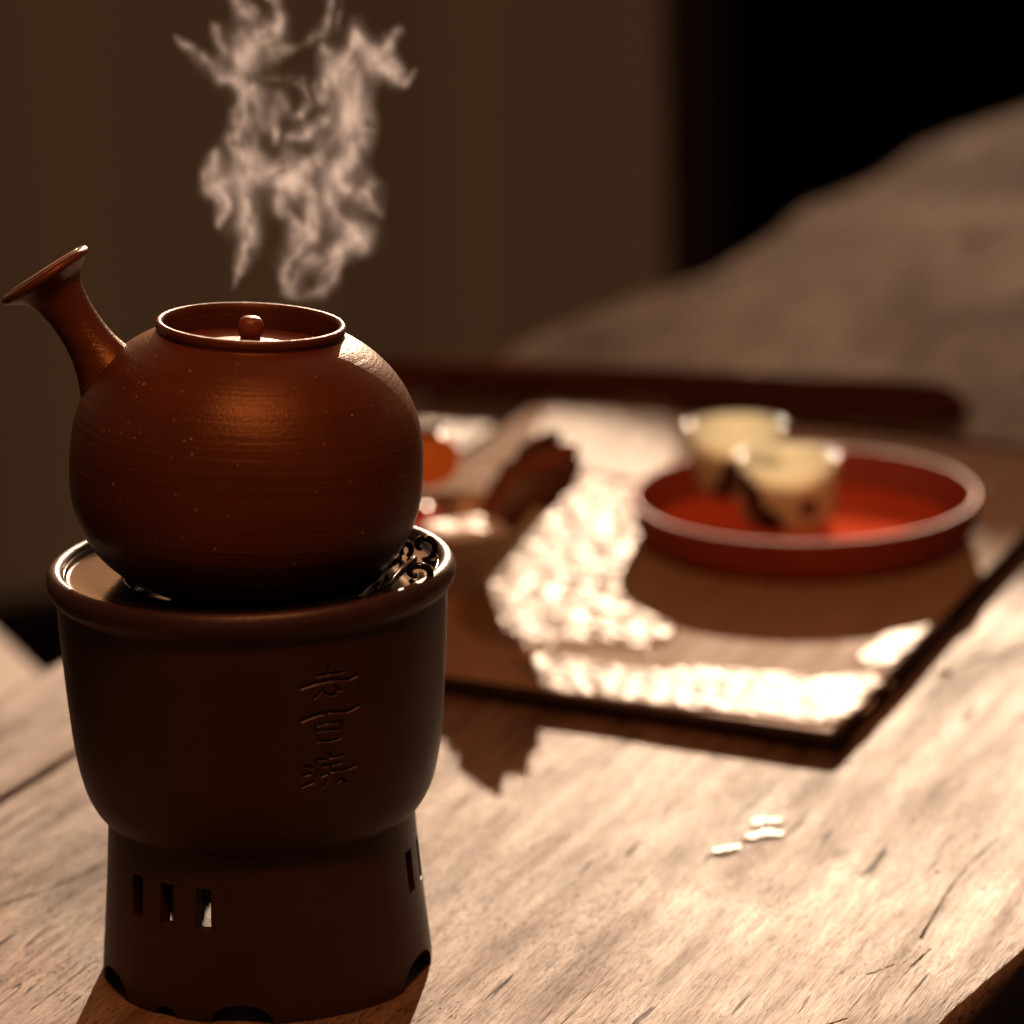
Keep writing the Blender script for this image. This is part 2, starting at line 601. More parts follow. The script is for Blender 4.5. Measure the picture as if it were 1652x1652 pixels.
def plank(name, lo, hi, u0, u1, nu, nv, live_lo, live_hi, parent):
    """one solid plank; the live side is wavy, rounded over and undercut"""
    verts, faces = [], []
    us = np.linspace(u0, u1, nu)
    prof_n = None
    for u in us:
        a, b = lo(u), hi(u)
        ring = []
        for k in range(nv + 1):
            f = k / nv
            f = f * f * (3 - 2 * f) * 0.35 + f * 0.65
            v = a + (b - a) * f
            z = 0.0012 * noise.noise((u * 5, v * 14, 2.2)) + 0.0004 * noise.noise((u * 22, v * 60, 7.1))
            ring.append((v, z))
        z0 = ring[-1][1]

        def side(v, sgn, live):
            out = []
            if live:
                for q, (dv, dz) in enumerate(((0.0018, -0.0012), (0.0028, -0.004), (0.0026, -0.009), (0.0005, -0.016), (-0.004, -0.026), (-0.010, -0.040), (-0.016, -THICK))):
                    w = 0.0016 * noise.noise((u * 34, q * 0.9, 3.0 * sgn)) * min(1, q / 2) + 0.003 * noise.noise((u * 12, q * 0.3, 9)) * min(1, q / 3)
                    out.append((v + sgn * (dv + w), z0 + dz))
            else:
                for dz in (-0.002, -0.01, -0.03, -THICK):
                    out.append((v + sgn * (0.0006 if dz > -0.005 else 0.0002), z0 + dz))
            return out
        ring += side(b, 1, live_hi)
        ring += list(reversed(side(a, -1, live_lo)))
        prof_n = len(ring)
        for v, z in ring:
            verts.append(uv(u, v, z))
    for i in range(nu - 1):
        for k in range(prof_n):
            k2 = (k + 1) % prof_n
            faces.append((i * prof_n + k, (i + 1) * prof_n + k, (i + 1) * prof_n + k2, i * prof_n + k2))
    faces.append(tuple(range(prof_n)))
    faces.append(tuple(reversed([(nu - 1) * prof_n + k for k in range(prof_n)])))
    me = mesh(name, verts, faces)
    bm = bmesh.new()
    bm.from_mesh(me)
    bmesh.ops.recalc_face_normals(bm, faces=bm.faces)
    bm.to_mesh(me)
    bm.free()
    o = link(name, me, WOOD, parent)
    return sharp(o, 50)


def live(tab, amp, seed):
    return lambda u: interp(tab, u) + amp * noise.noise((u * 7, seed, 0)) + amp * 0.4 * noise.noise((u * 26, seed, 5))


table = thing("wooden_table", "weathered brown live-edge wooden table under the stove and tea board", "table")
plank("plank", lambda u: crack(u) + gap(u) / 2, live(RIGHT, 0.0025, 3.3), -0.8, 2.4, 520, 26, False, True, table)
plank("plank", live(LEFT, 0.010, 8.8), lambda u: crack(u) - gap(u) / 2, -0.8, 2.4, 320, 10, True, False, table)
LEGWOOD = wood_plain("table_leg_wood", (0.10, 0.06, 0.035), (0.16, 0.10, 0.06), 0.6, R(90))
for u, v in ((-0.55, -0.15), (-0.55, 0.13), (2.1, -0.12), (2.1, 0.2)):
    p = uv(u, v)
    link("leg", box("leg", p.x - 0.04, p.x + 0.04, p.y - 0.04, p.y + 0.04, FLOOR_Z, -THICK + 0.001, 0.006), LEGWOOD, table, smooth=False)

# bench behind the table at the left
p1, p2 = at_z(-10, 1006, -0.14), at_z(80, 1090, -0.14)
d = (p2 - p1).normalized()
nrm = Vector((d.y, -d.x, 0))
if nrm.x > 0:
    nrm = -nrm
bench = thing("wooden_bench", "low pale wooden bench half hidden past the left edge of the table", "bench", (p1.x, p1.y, FLOOR_Z))
bp = [p1 - d * 0.10, p1 + d * 0.42, p1 + d * 0.42 + nrm * 0.30, p1 - d * 0.10 + nrm * 0.30]
base = Vector((p1.x, p1.y, FLOOR_Z))
bm = bmesh.new()
lo_ = [bm.verts.new(p - base - Vector((0, 0, 0.035))) for p in bp]
hi_ = [bm.verts.new(p - base) for p in bp]
bm.faces.new(hi_)
bm.faces.new(list(reversed(lo_)))
for i in range(4):
    j = (i + 1) % 4
    bm.faces.new((lo_[i], lo_[j], hi_[j], hi_[i]))
bmesh.ops.recalc_face_normals(bm, faces=bm.faces)
bmesh.ops.bevel(bm, geom=bm.edges[:], offset=0.004, segments=2, affect='EDGES')
me = bpy.data.meshes.new("seat")
bm.to_mesh(me)
bm.free()
BENCH = wood_plain("pale_bench_wood", (0.30, 0.20, 0.14), (0.42, 0.29, 0.20), 0.55, R(20))
link("seat", me, BENCH, bench, smooth=False)
for i in range(4):
    c_ = sum(bp, Vector()) / 4
    q = bp[i] + (c_ - bp[i]) * 0.2 - base
    link("leg", box("leg", q.x - 0.018, q.x + 0.018, q.y - 0.018, q.y + 0.018, 0, 0.61 - 0.034, 0.003), BENCH, bench, smooth=False)

# ------------------------------------------------------------------ stove
SB = at_z(433, 1555, 0.0)
DARKCLAY = clay("dark_red_clay", (0.034, 0.011, 0.007), (0.046, 0.015, 0.010), 0.44, speck=False, rings=False)
stove = thing("clay_stove", "dark reddish brown clay charcoal stove with carved characters under the round pot", "stove", SB)


def to_wall(x, y, rad):
    """photo point on the stove's wall -> (angle from the camera side, height)"""
    d_ = ray(x, y)
    o_ = CAM - SB
    A = d_.x ** 2 + d_.y ** 2
    B = 2 * (o_.x * d_.x + o_.y * d_.y)
    C_ = o_.x ** 2 + o_.y ** 2 - rad ** 2
    t_ = (-B - math.sqrt(B * B - 4 * A * C_)) / (2 * A)
    p_ = o_ + d_ * t_
    return math.atan2(p_.x, -p_.y), p_.z


STROKES = [  # traced strokes of the carved inscription, in enlarged-photo units, with half width
    ([(460, 135), (464, 215)], 16), ([(335, 268), (430, 250), (615, 222)], 13),
    ([(165, 400), (330, 345), (500, 308), (700, 298), (765, 262)], 20), ([(415, 405), (370, 465), (310, 520)], 13),
    ([(405, 425), (440, 470), (545, 478), (560, 440)], 14), ([(535, 375), (600, 430)], 16),
    ([(180, 772), (320, 712), (500, 668), (690, 662), (800, 602)], 20), ([(460, 690), (455, 790)], 14),
    ([(325, 830), (470, 798), (620, 775)], 13), ([(622, 775), (630, 860), (620, 955)], 15), ([(330, 835), (350, 930), (370, 1005)], 14),
    ([(370, 888), (460, 878), (575, 868)], 12), ([(360, 1008), (500, 996), (620, 965)], 13),
    ([(470, 1130), (515, 1175)], 17), ([(340, 1222), (500, 1197), (645, 1160)], 13), ([(355, 1225), (362, 1370), (325, 1470), (200, 1520)], 14),
    ([(222, 1288), (305, 1305)], 16), ([(210, 1390), (290, 1372)], 15), ([(430, 1285), (530, 1268), (630, 1240)], 14),
    ([(418, 1395), (540, 1343), (720, 1312), (800, 1270)], 18), ([(520, 1285), (505, 1420), (430, 1520)], 14), ([(605, 1470), (640, 1430), (705, 1465)], 16)]
segs = []
for pts, hw in STROKES:
    q = [to_wall(460 + X / 6.88, 1050 + Y / 6.88, 0.0698) for X, Y in pts]
    q = [(a * 0.0698, z) for a, z in q]
    w = hw / 6.88 * 0.000228
    for A_, B_ in zip(q, q[1:]):
        segs.append((A_, B_, w))
seg_a = np.array([s[0] for s in segs])
seg_b = np.array([s[1] for s in segs])
seg_w = np.array([s[2] for s in segs])


def carve(s, z):
    p_ = np.stack([s, z], -1)[..., None, :]
    ab = seg_b - seg_a
    t_ = np.clip(((p_ - seg_a) * ab).sum(-1) / (ab * ab).sum(-1), 0, 1)
    dd = np.linalg.norm(p_ - seg_a - ab * t_[..., None], axis=-1) / seg_w
    k = np.clip((1.45 - dd) / 0.7, 0, 1).max(-1)
    return k * k * (3 - 2 * k) * 0.0008


OUT = [(0.0545, 0.0622), (0.0572, 0.0629), (0.0600, 0.0652), (0.0624, 0.0687), (0.0646, 0.0735), (0.0662, 0.0792), (0.0677, 0.0865), (0.0687, 0.0940),
       (0.0699, 0.1085), (0.0709, 0.1236), (0.0716, 0.1360), (0.0720, 0.1475)]
zt0, zt1 = seg_a[:, 1].min() - 0.004, seg_a[:, 1].max() + 0.004
op = [(p.x, p.y) for p in spline([(r, z, 0) for r, z in OUT], 6)]
rs_, zs_ = np.array([p[0] for p in op]), np.array([p[1] for p in op])
zz = sorted([z for z in zs_ if not zt0 < z < zt1] + list(np.linspace(zt0, zt1, 200)))
prof = [(float(np.interp(z, zs_, rs_)), z, True) for z in zz]
lip = spline([(0.0720, 0.1478, 0), (0.0731, 0.1488, 0), (0.0746, 0.1506, 0), (0.0754, 0.1538, 0), (0.0748, 0.1566, 0), (0.0735, 0.1583, 0),
              (0.0715, 0.1588, 0), (0.0699, 0.1576, 0), (0.0691, 0.1548, 0), (0.0688, 0.1500, 0), (0.0686, 0.1430, 0)], 5)
prof += [(p.x, p.y, False) for p in lip[1:]]
prof += [(0.0655, 0.142, False), (0.064, 0.120, False), (0.060, 0.085, False), (0.050, 0.071, False), (0.030, 0.0685, False), (0.0, 0.068, False)]
ta0, ta1 = seg_a[:, 0].min() / 0.0698 - 0.06, seg_a[:, 0].max() / 0.0698 + 0.06
th = np.concatenate([np.linspace(ta0, ta1, 130), np.linspace(ta1, ta0 + 2 * math.pi, 150)[1:-1]])
nt = len(th)
verts, faces = [], []
for r, z, outer in prof:
    rr = np.full(nt, r)
    if outer and zt0 < z < zt1:
        rr = rr - carve(th * 0.0698, np.full(nt, z)) * ((th > ta0) & (th < ta1))
    verts += [(rr[k] * math.sin(th[k]), -rr[k] * math.cos(th[k]), z) for k in range(nt)]
for i in range(len(prof) - 1):
    for k in range(nt):
        k2 = (k + 1) % nt
        faces.append((i * nt + k, i * nt + k2, (i + 1) * nt + k2, (i + 1) * nt + k))
fire = link("fire_bowl", fix(mesh("fire_bowl", verts, faces)), DARKCLAY, stove)

# foot with vents and a scalloped hem
ARCH = [(-6, 11, 0.009), (-66, 13, 0.011), (-34, 5, 0.005), (71, 14, 0.012), (114, 11, 0.009), (150, 12, 0.010), (200, 9, 0.0095), (232, 12, 0.010), (264, 6, 0.005)]
VENTS = [c0 + dlt for c0 in (-34, 86, 206) for dlt in (-15, 0, 15)]


def hem(deg):
    z = 0.0
    for c0, w, h in ARCH:
        q = abs((deg - c0 + 180) % 360 - 180) / w
        if q < 1:
            z = max(z, 0.85 * h * math.sqrt(1 - q ** 2.2))
    return z


FZ = [0.0, 0.25, 0.5, 0.75, 1.0]
rowsz = [0.014, 0.018, 0.024, 0.030, 0.0345, 0.040, 0.046, 0.0505, 0.056, 0.0640]
FR = [(0.0, 0.0618), (0.004, 0.0621), (0.0187, 0.0607), (0.035, 0.0592), (0.050, 0.0580), (0.0640, 0.0571)]
NA = 360
rows = len(FZ) + len(rowsz) - 1
ov, iv, verts, faces = [], [], [], []
for lay in (0, 1):
    for j in range(rows):
        for k in range(NA):
            z = hem(k) + (rowsz[0] - hem(k)) * FZ[j] if j < len(FZ) else rowsz[j - len(FZ) + 1]
            r = interp(FR, z) - lay * 0.0055
            verts.append((r * math.sin(R(k)), -r * math.cos(R(k)), z))
OFF = rows * NA


def is_hole(j, k):
    z0 = rowsz[j - len(FZ) + 1] if j >= len(FZ) - 1 else 0
    if not (0.034 < z0 < 0.050):
        return False
    return any(abs((k + 0.5 - v + 180) % 360 - 180) < 3.4 for v in VENTS)


for j in range(rows - 1):
    for k in range(NA):
        k2 = (k + 1) % NA
        A_, B_, C_, D_ = j * NA + k, j * NA + k2, (j + 1) * NA + k2, (j + 1) * NA + k
        if is_hole(j, k):
            for e, (jj, kk) in (((A_, B_), (j - 1, k)), ((B_, C_), (j, k2)), ((C_, D_), (j + 1, k)), ((D_, A_), (j, (k - 1) % NA))):
                if not is_hole(jj, kk):
                    faces.append((e[0], e[1], e[1] + OFF, e[0] + OFF))
            continue
        faces.append((A_, B_, C_, D_))
        faces.append((A_ + OFF, D_ + OFF, C_ + OFF, B_ + OFF))
for k in range(NA):
    k2 = (k + 1) % NA
    faces.append((k, k + OFF, k2 + OFF, k2))
    t_ = (rows - 1) * NA
    faces.append((t_ + k, t_ + k2, t_ + k2 + OFF, t_ + k + OFF))
foot = link("foot", mesh("foot", verts, faces), DARKCLAY, stove)
bm = bmesh.new()
bm.from_mesh(foot.data)
bmesh.ops.recalc_face_normals(bm, faces=bm.faces)
bm.to_mesh(foot.data)
bm.free()
sharp(foot, 40)

# glossy black plate with raised scrolls
BLACK = simple("black_glaze", (0.008, 0.008, 0.008), 0.11, coat=0.0, spec=0.32, nscale=300, bumpd=0.00008)
PLZ = 0.1548
pp = [(0.0, 0.1450), (0.0435, 0.1450), (0.0455, 0.1458), (0.0462, 0.1500), (0.0465, 0.1542), (0.0469, 0.1547), (0.0480, PLZ), (0.0590, PLZ), (0.0660, PLZ), (0.0678, PLZ + 0.0003), (0.0686, PLZ + 0.0012), (0.06895, PLZ + 0.0022)]
link("top_plate", lathe("top_plate", pp + [(0.0688, 0.1500), (0.0684, 0.1435), (0.0, 0.1425)], 160), BLACK, stove)


def plate_pts(zpts, foot_y, n=8):
    """scroll drawn in an upright plane that stands on the plate"""
    P = [(560 + X / 8.26, 820 + Y / 8.26) for X, Y in zpts]
    xm = sum(p[0] for p in P) / len(P)
    Y_ = at_z(xm, 820 + foot_y / 8.26, PLZ + 0.0002).y
    return [q - SB for q in spline([at_y(x, y, Y_) for x, y in P], n)]


SC1 = [(1000, 535), (945, 525), (930, 460), (975, 410), (1050, 398), (1130, 430), (1172, 520), (1150, 610), (1085, 665), (1000, 690)]
SC2 = [(940, 890), (880, 900), (830, 850), (850, 790), (940, 765), (1050, 785), (1110, 860), (1080, 960), (990, 1015), (890, 1000), (840, 950)]
SC3 = [(800, 640), (850, 590), (845, 510), (790, 470), (735, 490), (715, 560), (740, 620)]
for pts, fy in ((SC1, 690), (SC2, 1030), (SC3, 650)):
    q = plate_pts(pts, fy)
    link("scroll", tube("scroll", q, [0.0013 * (0.7 + 0.3 * math.sin(math.pi * i / (len(q) - 1))) for i in range(len(q))], 10), BLACK, stove)
for pts in ([(165, 1190), (290, 1050), (420, 960), (510, 790), (700, 650)], [(400, 1080), (560, 1000), (700, 850), (900, 670)]):
    q = [at_z(560 + X / 8.26, 820 + Y / 8.26, PLZ + 0.0004) - SB for X, Y in pts]
    link("scroll", tube("scroll", spline(q, 8), 0.0011, 10), BLACK, stove)

# ------------------------------------------------------------------ pot
POTCLAY = clay("red_clay", (0.078, 0.020, 0.0075), (0.112, 0.029, 0.0105), 0.36, spec=0.5)
POTCLAY.node_tree.nodes["Principled BSDF"].inputs["Specular Tint"].default_value = (1.0, 0.62, 0.38, 1)
PC = 0.1947
pot = thing("clay_pot", "round red-brown clay tea pot with flared side handle steaming on the stove", "pot", SB)
pivot = Vector((0, 0, PC))
TILT = Matrix.Translation(SB + pivot) @ Matrix.Rotation(R(4.0), 4, 'Y') @ Matrix.Translation(-pivot)
pot.matrix_world = TILT
RP, RT_, RB_ = 0.0648, 0.0545, 0.0496
prof = [(0.0, PC - RB_ + 0.0008), (0.028, PC - RB_ + 0.0006)]
for i in range(4, 61):
    a = i / 60 * math.pi / 2
    n_ = 2.5
    r = RP * abs(math.sin(a)) ** (2 / n_)
    z = -RB_ * abs(math.cos(a)) ** (2 / n_)
    if r > 0.03:
        prof.append((r, PC + z))
for i in range(59, 0, -1):
    a = i / 60 * math.pi / 2
    n_ = 2.35
    r = RP * abs(math.sin(a)) ** (2 / n_)
    z = RT_ * abs(math.cos(a)) ** (2 / n_)
    if r > 0.0342:
        prof.append((r, PC + z))
zc = prof[-1][1]
prof += [(0.0338, zc + 0.0006), (0.0343, zc + 0.0014), (0.0346, zc + 0.0030), (0.0345, zc + 0.0042), (0.0338, zc + 0.0049), (0.0329, zc + 0.0049),
         (0.0322, zc + 0.0042), (0.0319, zc + 0.0028), (0.0318, zc - 0.003), (0.0318, zc - 0.010)]
RIMZ = zc + 0.0049


def wob(r, z, a):
    return r * (1 + 0.0016 * math.sin(2 * a + 0.6) + 0.0008 * math.sin(5 * a + z * 90)), z


link("body", lathe("body", prof, 200, wob), POTCLAY, pot)
lz = RIMZ - 0.0090
LIDCLAY = clay("lid_clay", (0.14, 0.032, 0.012), (0.19, 0.045, 0.016), 0.40, rings=False)
lidp = [(0.0, lz + 0.0022), (0.010, lz + 0.0020), (0.020, lz + 0.0012), (0.028, lz + 0.0003), (0.0312, lz - 0.0002), (0.0315, lz - 0.002), (0.0, lz - 0.003)]
lid = link("lid", lathe("lid", lidp, 128), LIDCLAY, pot)
kn = [(0.0, lz + 0.001), (0.0036, lz + 0.0015), (0.0037, lz + 0.003), (0.0046, lz + 0.0052), (0.0047, lz + 0.0075), (0.0040, lz + 0.0096), (0.0025, lz + 0.0107), (0.0, lz + 0.0110)]
link("knob", lathe("knob", [(p.x, p.y) for p in spline([(r, z, 0) for r, z in kn], 4)], 48), LIDCLAY, lid)

# flared side handle
tipw, botw = at_y(68, 437, SB.y + 0.004), at_y(68 + .55 * 240, 437 + .83 * 240, SB.y + 0.0)
inv = TILT.inverted()
A_, B_ = inv @ tipw, inv @ botw
hr = [(0, 66), (1.5, 74), (5, 78.5), (10, 79.5), (15, 76.5), (20, 68), (26, 58.5), (34, 50), (46, 43.5), (65, 39), (90, 36), (120, 36), (147, 39), (167, 44), (185, 50), (198, 56), (212, 60), (240, 56)]
sp = spline([(t_, r_, 0) for t_, r_ in hr], 4)
L_ = (B_ - A_).length
pts, rad = [], []
for p in sp:
    pts.append(A_ + (B_ - A_) * (p.x / 240))
    rad.append(p.y * 0.0002315)
hollow = [(8, 56), (25, 40), (60, 26)]
pts = [A_ + (B_ - A_) * (t_ / 240) for t_, _ in reversed(hollow)] + pts
rad = [r_ * 0.0002315 for _, r_ in reversed(hollow)] + rad
link("handle", tube("handle", pts, rad, 64), POTCLAY, pot)

# ------------------------------------------------------------------ tea board
BT = 0.006
FR_, FL_, BL_, BR_ = Vector((0.1385, 1.6675, 0)), Vector((-0.163, 1.843, 0)), Vector((0.018, 2.346, 0)), Vector((0.332, 2.163, 0))
bt = NT("tea_board_wood")
g = bt.map(-GRAIN, (1, 12, 6))
gf = bt.noise(g, 8, 6, 0.6, 0.4)
bc = bt.ramp(gf, [(0.3, (0.31, 0.19, 0.12)), (0.7, (0.40, 0.255, 0.165))])
bt.set(Base_Color=bc, Roughness=bt.ramp(gf, [(0.3, 0.36), (0.7, 0.46)]), Normal=bt.bump(bt.noise(g, 30, 5), 0.2, 0.0003))
gloss(bt, 0.014, bt.ramp(gf, [(0.3, 0.40), (0.7, 0.55)]), bt.bump(bt.noise(g, 30, 5), 0.4, 0.0005))
be = wood_plain("dark_board_edge", (0.022, 0.012, 0.008), (0.035, 0.018, 0.012), 0.7, -GRAIN, spec=0.0)


def quad_slab(name, cs, z0, z1, bev):
    bm = bmesh.new()
    lo_ = [bm.verts.new((p.x, p.y, z0)) for p in cs]
    hi_ = [bm.verts.new((p.x, p.y, z1)) for p in cs]
    bm.faces.new(hi_)
    bm.faces.new(list(reversed(lo_)))
    for i in range(len(cs)):
        j = (i + 1) % len(cs)
        bm.faces.new((lo_[i], lo_[j], hi_[j], hi_[i]))
    bmesh.ops.recalc_face_normals(bm, faces=bm.faces)
    if bev:
        bmesh.ops.bevel(bm, geom=bm.edges[:], offset=bev, segments=3, affect='EDGES')
    me = bpy.data.meshes.new(name)
    bm.to_mesh(me)
    bm.free()
    return me


board = thing("tea_board", "flat brown tea board with dark edges and wet glare under the red tray", "tea board", (0, 0, 0))
cen = (FR_ + FL_ + BL_ + BR_) / 4


def inset(p, dd):
    return p + (cen - p).normalized() * dd


Q = [FR_, BR_, BL_, FL_]
link("panel", quad_slab("panel", [inset(p, 0.011) for p in Q], 0.0015, BT, 0.0006), bt.mat, board, smooth=False)
for i in range(4):
    a, b = Q[i], Q[(i + 1) % 4]
    link("edge_strip", quad_slab("edge_strip", [a, b, inset(b, 0.0112), inset(a, 0.0112)], 0.0012, BT + 0.0006, 0.0008), be, board, smooth=False)
board_lift = 0.0

# ------------------------------------------------------------------ water on the board
def wet(name, colr, r0, r1, b0, d0, spec, scale=110):
    """wet wood: bumpy water film that breaks up into beads and dry wood towards its border (attribute inside)"""
    t = NT(name)
    a_ = t.noise(t.co, scale, 1.5, 0.5)
    c_ = t.noise(t.co, 420, 3, 0.6)
    nb = t.bump(c_, 0.5, 0.0006, t.bump(a_, b0, d0))
    t.set(Base_Color=(*colr, 1), Normal=nb)
    sheen = gloss(t, spec, t.ramp(a_, [(0.3, r0), (0.7, r1)]), nb)
    at = t.n.new("ShaderNodeAttribute")
    at.attribute_name = "inside"
    m1 = t.noise(t.co, 170, 3, 0.6)
    k = t.maprange(t.math('ADD', at.outputs["Fac"], t.math('MULTIPLY', t.math('SUBTRACT', m1, 0.5), 1.5)), 0.30, 0.52)
    dry = t.n.new("ShaderNodeBsdfDiffuse")
    dry.inputs[0].default_value = (0.36, 0.225, 0.145, 1)
    mx = t.n.new("ShaderNodeMixShader")
    t.l.new(k, mx.inputs[0])
    t.l.new(dry.outputs[0], mx.inputs[1])
    t.l.new(sheen, mx.inputs[2])
    t.l.new(mx.outputs[0], t.out.inputs["Surface"])
    return t.mat


WET_FRONT = wet("wet_wood_film", (0.17, 0.09, 0.055), 0.32, 0.46, 0.8, 0.0026, 0.062)
WET_MID = wet("sparkling_wet_film", (0.20, 0.11, 0.065), 0.28, 0.50, 1.0, 0.0040, 0.060, 75)
WET_DULL = wet("thin_wet_film", (0.26, 0.155, 0.10), 0.46, 0.60, 0.8, 0.0026, 0.085)
WET_TABLE = wet("wet_table_film", (0.28, 0.17, 0.11), 0.22, 0.42, 1.0, 0.0016, 0.22, 420)


def puddle(outline, label, seed, mat_, h=0.0007, z=BT, group="water puddles on the tea board", rough=1.0):
    P = [at_z(x, y, z) for x, y in outline]
    P = spline(P + [P[0]], 14)[:-1]
    c0 = sum(P, Vector()) / len(P)
    verts, faces, n_ = [], [], len(P)
    RINGS = ((1.0, 0.0, 0.0), (0.97, 0.45, 0.22), (0.92, 0.75, 0.50), (0.85, 0.9, 0.78), (0.74, 1.0, 1.0), (0.4, 1.0, 1.0))
    for f, dz, _ in RINGS:
        for p in P:
            q = c0 + (p - c0) * (f * 1.05)
            w = rough * (0.0030 * noise.noise((p.x * 110, p.y * 110, seed)) + 0.0018 * noise.noise((p.x * 330, p.y * 330, seed)))
            q = q + (p - c0).normalized() * w
            verts.append((q.x - c0.x, q.y - c0.y, 0.0002 + h * dz))
    verts.append((0, 0, 0.0002 + h))
    nr = len(RINGS)
    for r in range(nr - 1):
        for k in range(n_):
            k2 = (k + 1) % n_
            faces.append((r * n_ + k, r * n_ + k2, (r + 1) * n_ + k2, (r + 1) * n_ + k))
    for k in range(n_):
        faces.append(((nr - 1) * n_ + k, (nr - 1) * n_ + (k + 1) % n_, nr * n_))
    me = mesh("water_puddle", verts, faces)
    at_ = me.attributes.new("inside", 'FLOAT', 'POINT')
    at_.data.foreach_set("value", [i_ for _, _, i_ in RINGS for _k in range(n_)] + [1.0])
    fix(me)
    o = link("water_puddle", me, mat_)
    o.location = (c0.x, c0.y, z)
    return tag(o, label, "puddle", group)


puddle([(815, 1072), (880, 1058), (960, 1070), (1040, 1082), (1150, 1080), (1260, 1088), (1360, 1095), (1425, 1090), (1408, 1118),
        (1345, 1166), (1230, 1156), (1080, 1140), (960, 1124), (870, 1108)], "long white glaring water puddle along the front edge of the tea board", 1.0, WET_FRONT)
puddle([(900, 790), (960, 775), (1030, 795), (1045, 850), (1025, 900), (1012, 950), (1035, 985), (1085, 1014), (1040, 1042),
        (960, 1036), (890, 1040), (820, 1050), (755, 1025), (735, 985), (770, 935), (820, 880), (870, 830)],
       "broad sparkling water puddle on the tea board between bowl and red tray", 2.0, WET_MID)
puddle([(880, 660), (980, 650), (1085, 660), (1095, 720), (1050, 775), (960, 770), (895, 785), (835, 760)],
       "dull wet film at the far end of the tea board", 5.0, WET_DULL, 0.0004)
puddle([(1385, 1062), (1420, 1030), (1470, 1008), (1500, 1004), (1480, 1035), (1440, 1068), (1405, 1076)],
       "small bright water puddle by the right edge of the tea board", 3.0, WET_FRONT, 0.0005)
TG = "wet spots on the bare table"
puddle([(1152, 1369), (1165, 1364), (1184, 1362), (1192, 1366), (1176, 1372), (1158, 1374)], "leftmost wet spot of the glinting trio on the bare table front", 6.0, WET_TABLE, 0.00005, 0.0011, TG, 1.1)
puddle([(1192, 1349), (1215, 1342), (1246, 1339), (1256, 1344), (1236, 1349), (1205, 1354)], "middle wet spot of the glinting trio on the bare table front", 7.0, WET_TABLE, 0.00005, 0.0011, TG, 1.1)
puddle([(1210, 1324), (1230, 1319), (1258, 1320), (1262, 1325), (1242, 1329), (1218, 1329)], "farthest wet spot of the glinting trio on the bare table front", 8.0, WET_TABLE, 0.00005, 0.0011, TG, 1.1)

glass = NT("clear_water")
glass.set(Base_Color=(0.9, 0.85, 0.8, 1), Roughness=0.06)
glass.b.inputs["Transmission Weight"].default_value = 1.0
glass.b.inputs["IOR"].default_value = 1.33


def dome(r, h, n=12):
    return lathe("drop", [(r, 0.0), (r * 0.96, h * 0.35), (r * 0.75, h * 0.7), (r * 0.4, h * 0.94), (0, h)], n)


bmv, bmf = [], []
for i in range(70):
    x, y = rng.uniform(720, 1050), rng.uniform(760, 1110)
    if x < 760 + (y - 800) * 0.1 and y < 980:
        continue
    p = at_z(x, y, BT)
    r = rng.uniform(0.0006, 0.0016)
    o_ = len(bmv)
    for f, hh in ((1, 0), (0.9, 0.4), (0.6, 0.8)):
        for k in range(8):
            a = k * math.pi / 4
            bmv.append((p.x + r * f * math.cos(a), p.y + r * f * math.sin(a), BT + 0.0008 + r * 0.3 * hh))
    bmv.append((p.x, p.y, BT + 0.0008 + r * 0.3))
    for q in range(2):
        for k in range(8):
            bmf.append((o_ + q * 8 + k, o_ + q * 8 + (k + 1) % 8, o_ + q * 8 + 8 + (k + 1) % 8, o_ + q * 8 + 8 + k))
    for k in range(8):
        bmf.append((o_ + 16 + k, o_ + 16 + (k + 1) % 8, o_ + 24))
drops = link("water_droplets", mesh("water_droplets", bmv, bmf), simple("wet_drop", (0.22, 0.12, 0.075), 0.25, coat=0.0))
drops["kind"] = "stuff"

wetdrop = simple("water_bead", (0.18, 0.11, 0.07), 0.08, coat=1.0)
for x, y, r, lab in ((1525, 1085, 0.0034, "round water drop glinting on the table right of the tea board"),
                     (1512, 1407, 0.0013, "tiny water drop near the table's right rim")):
    o = link("water_drop", dome(r, r * 0.45, 20), wetdrop)
    p = at_z(x, y, 0.0)
    o.location = p
    tag(o, lab, "water drop", "water drops on the table")

# ------------------------------------------------------------------ red tray and cups
rl = NT("red_lacquer")
rn = rl.noise(rl.co, 25, 4, 0.6)
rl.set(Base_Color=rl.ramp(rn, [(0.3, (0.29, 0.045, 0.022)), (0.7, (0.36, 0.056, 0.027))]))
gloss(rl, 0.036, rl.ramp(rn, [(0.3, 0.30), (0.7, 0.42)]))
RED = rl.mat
tc = at_z(1298, 864, BT)
tray = thing("red_tray", "round red lacquer tray with raised rim holding two small cups", "tray", tc)
tp = spline([(0, 0.0015, 0), (0.06, 0.0015, 0), (0.078, 0.0, 0), (0.083, 0.001, 0), (0.0865, 0.006, 0), (0.0890, 0.0155, 0), (0.0900, 0.0205, 0), (0.0897, 0.0226, 0),
             (0.0880, 0.0234, 0), (0.0860, 0.0226, 0), (0.0848, 0.0195, 0), (0.0812, 0.0100, 0), (0.0785, 0.0055, 0), (0.070, 0.0046, 0), (0, 0.0044, 0)], 6)
link("dish", lathe("dish", [(max(p.x, 0), p.y) for p in tp], 160, lambda r, z, a: (r * (1 + 0.115 * math.cos(a) ** 2), z)), RED, tray)
FLOOR_RED = simple("sunlit_red_lacquer", (0.78, 0.115, 0.05), 0.7, spec=0.0, nscale=15, var=0.1)  # floor's sunlit brightness put into a paler copy of the lacquer
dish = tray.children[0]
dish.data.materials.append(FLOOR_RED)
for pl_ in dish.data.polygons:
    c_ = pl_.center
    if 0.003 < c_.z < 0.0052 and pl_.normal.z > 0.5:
        pl_.material_index = 1


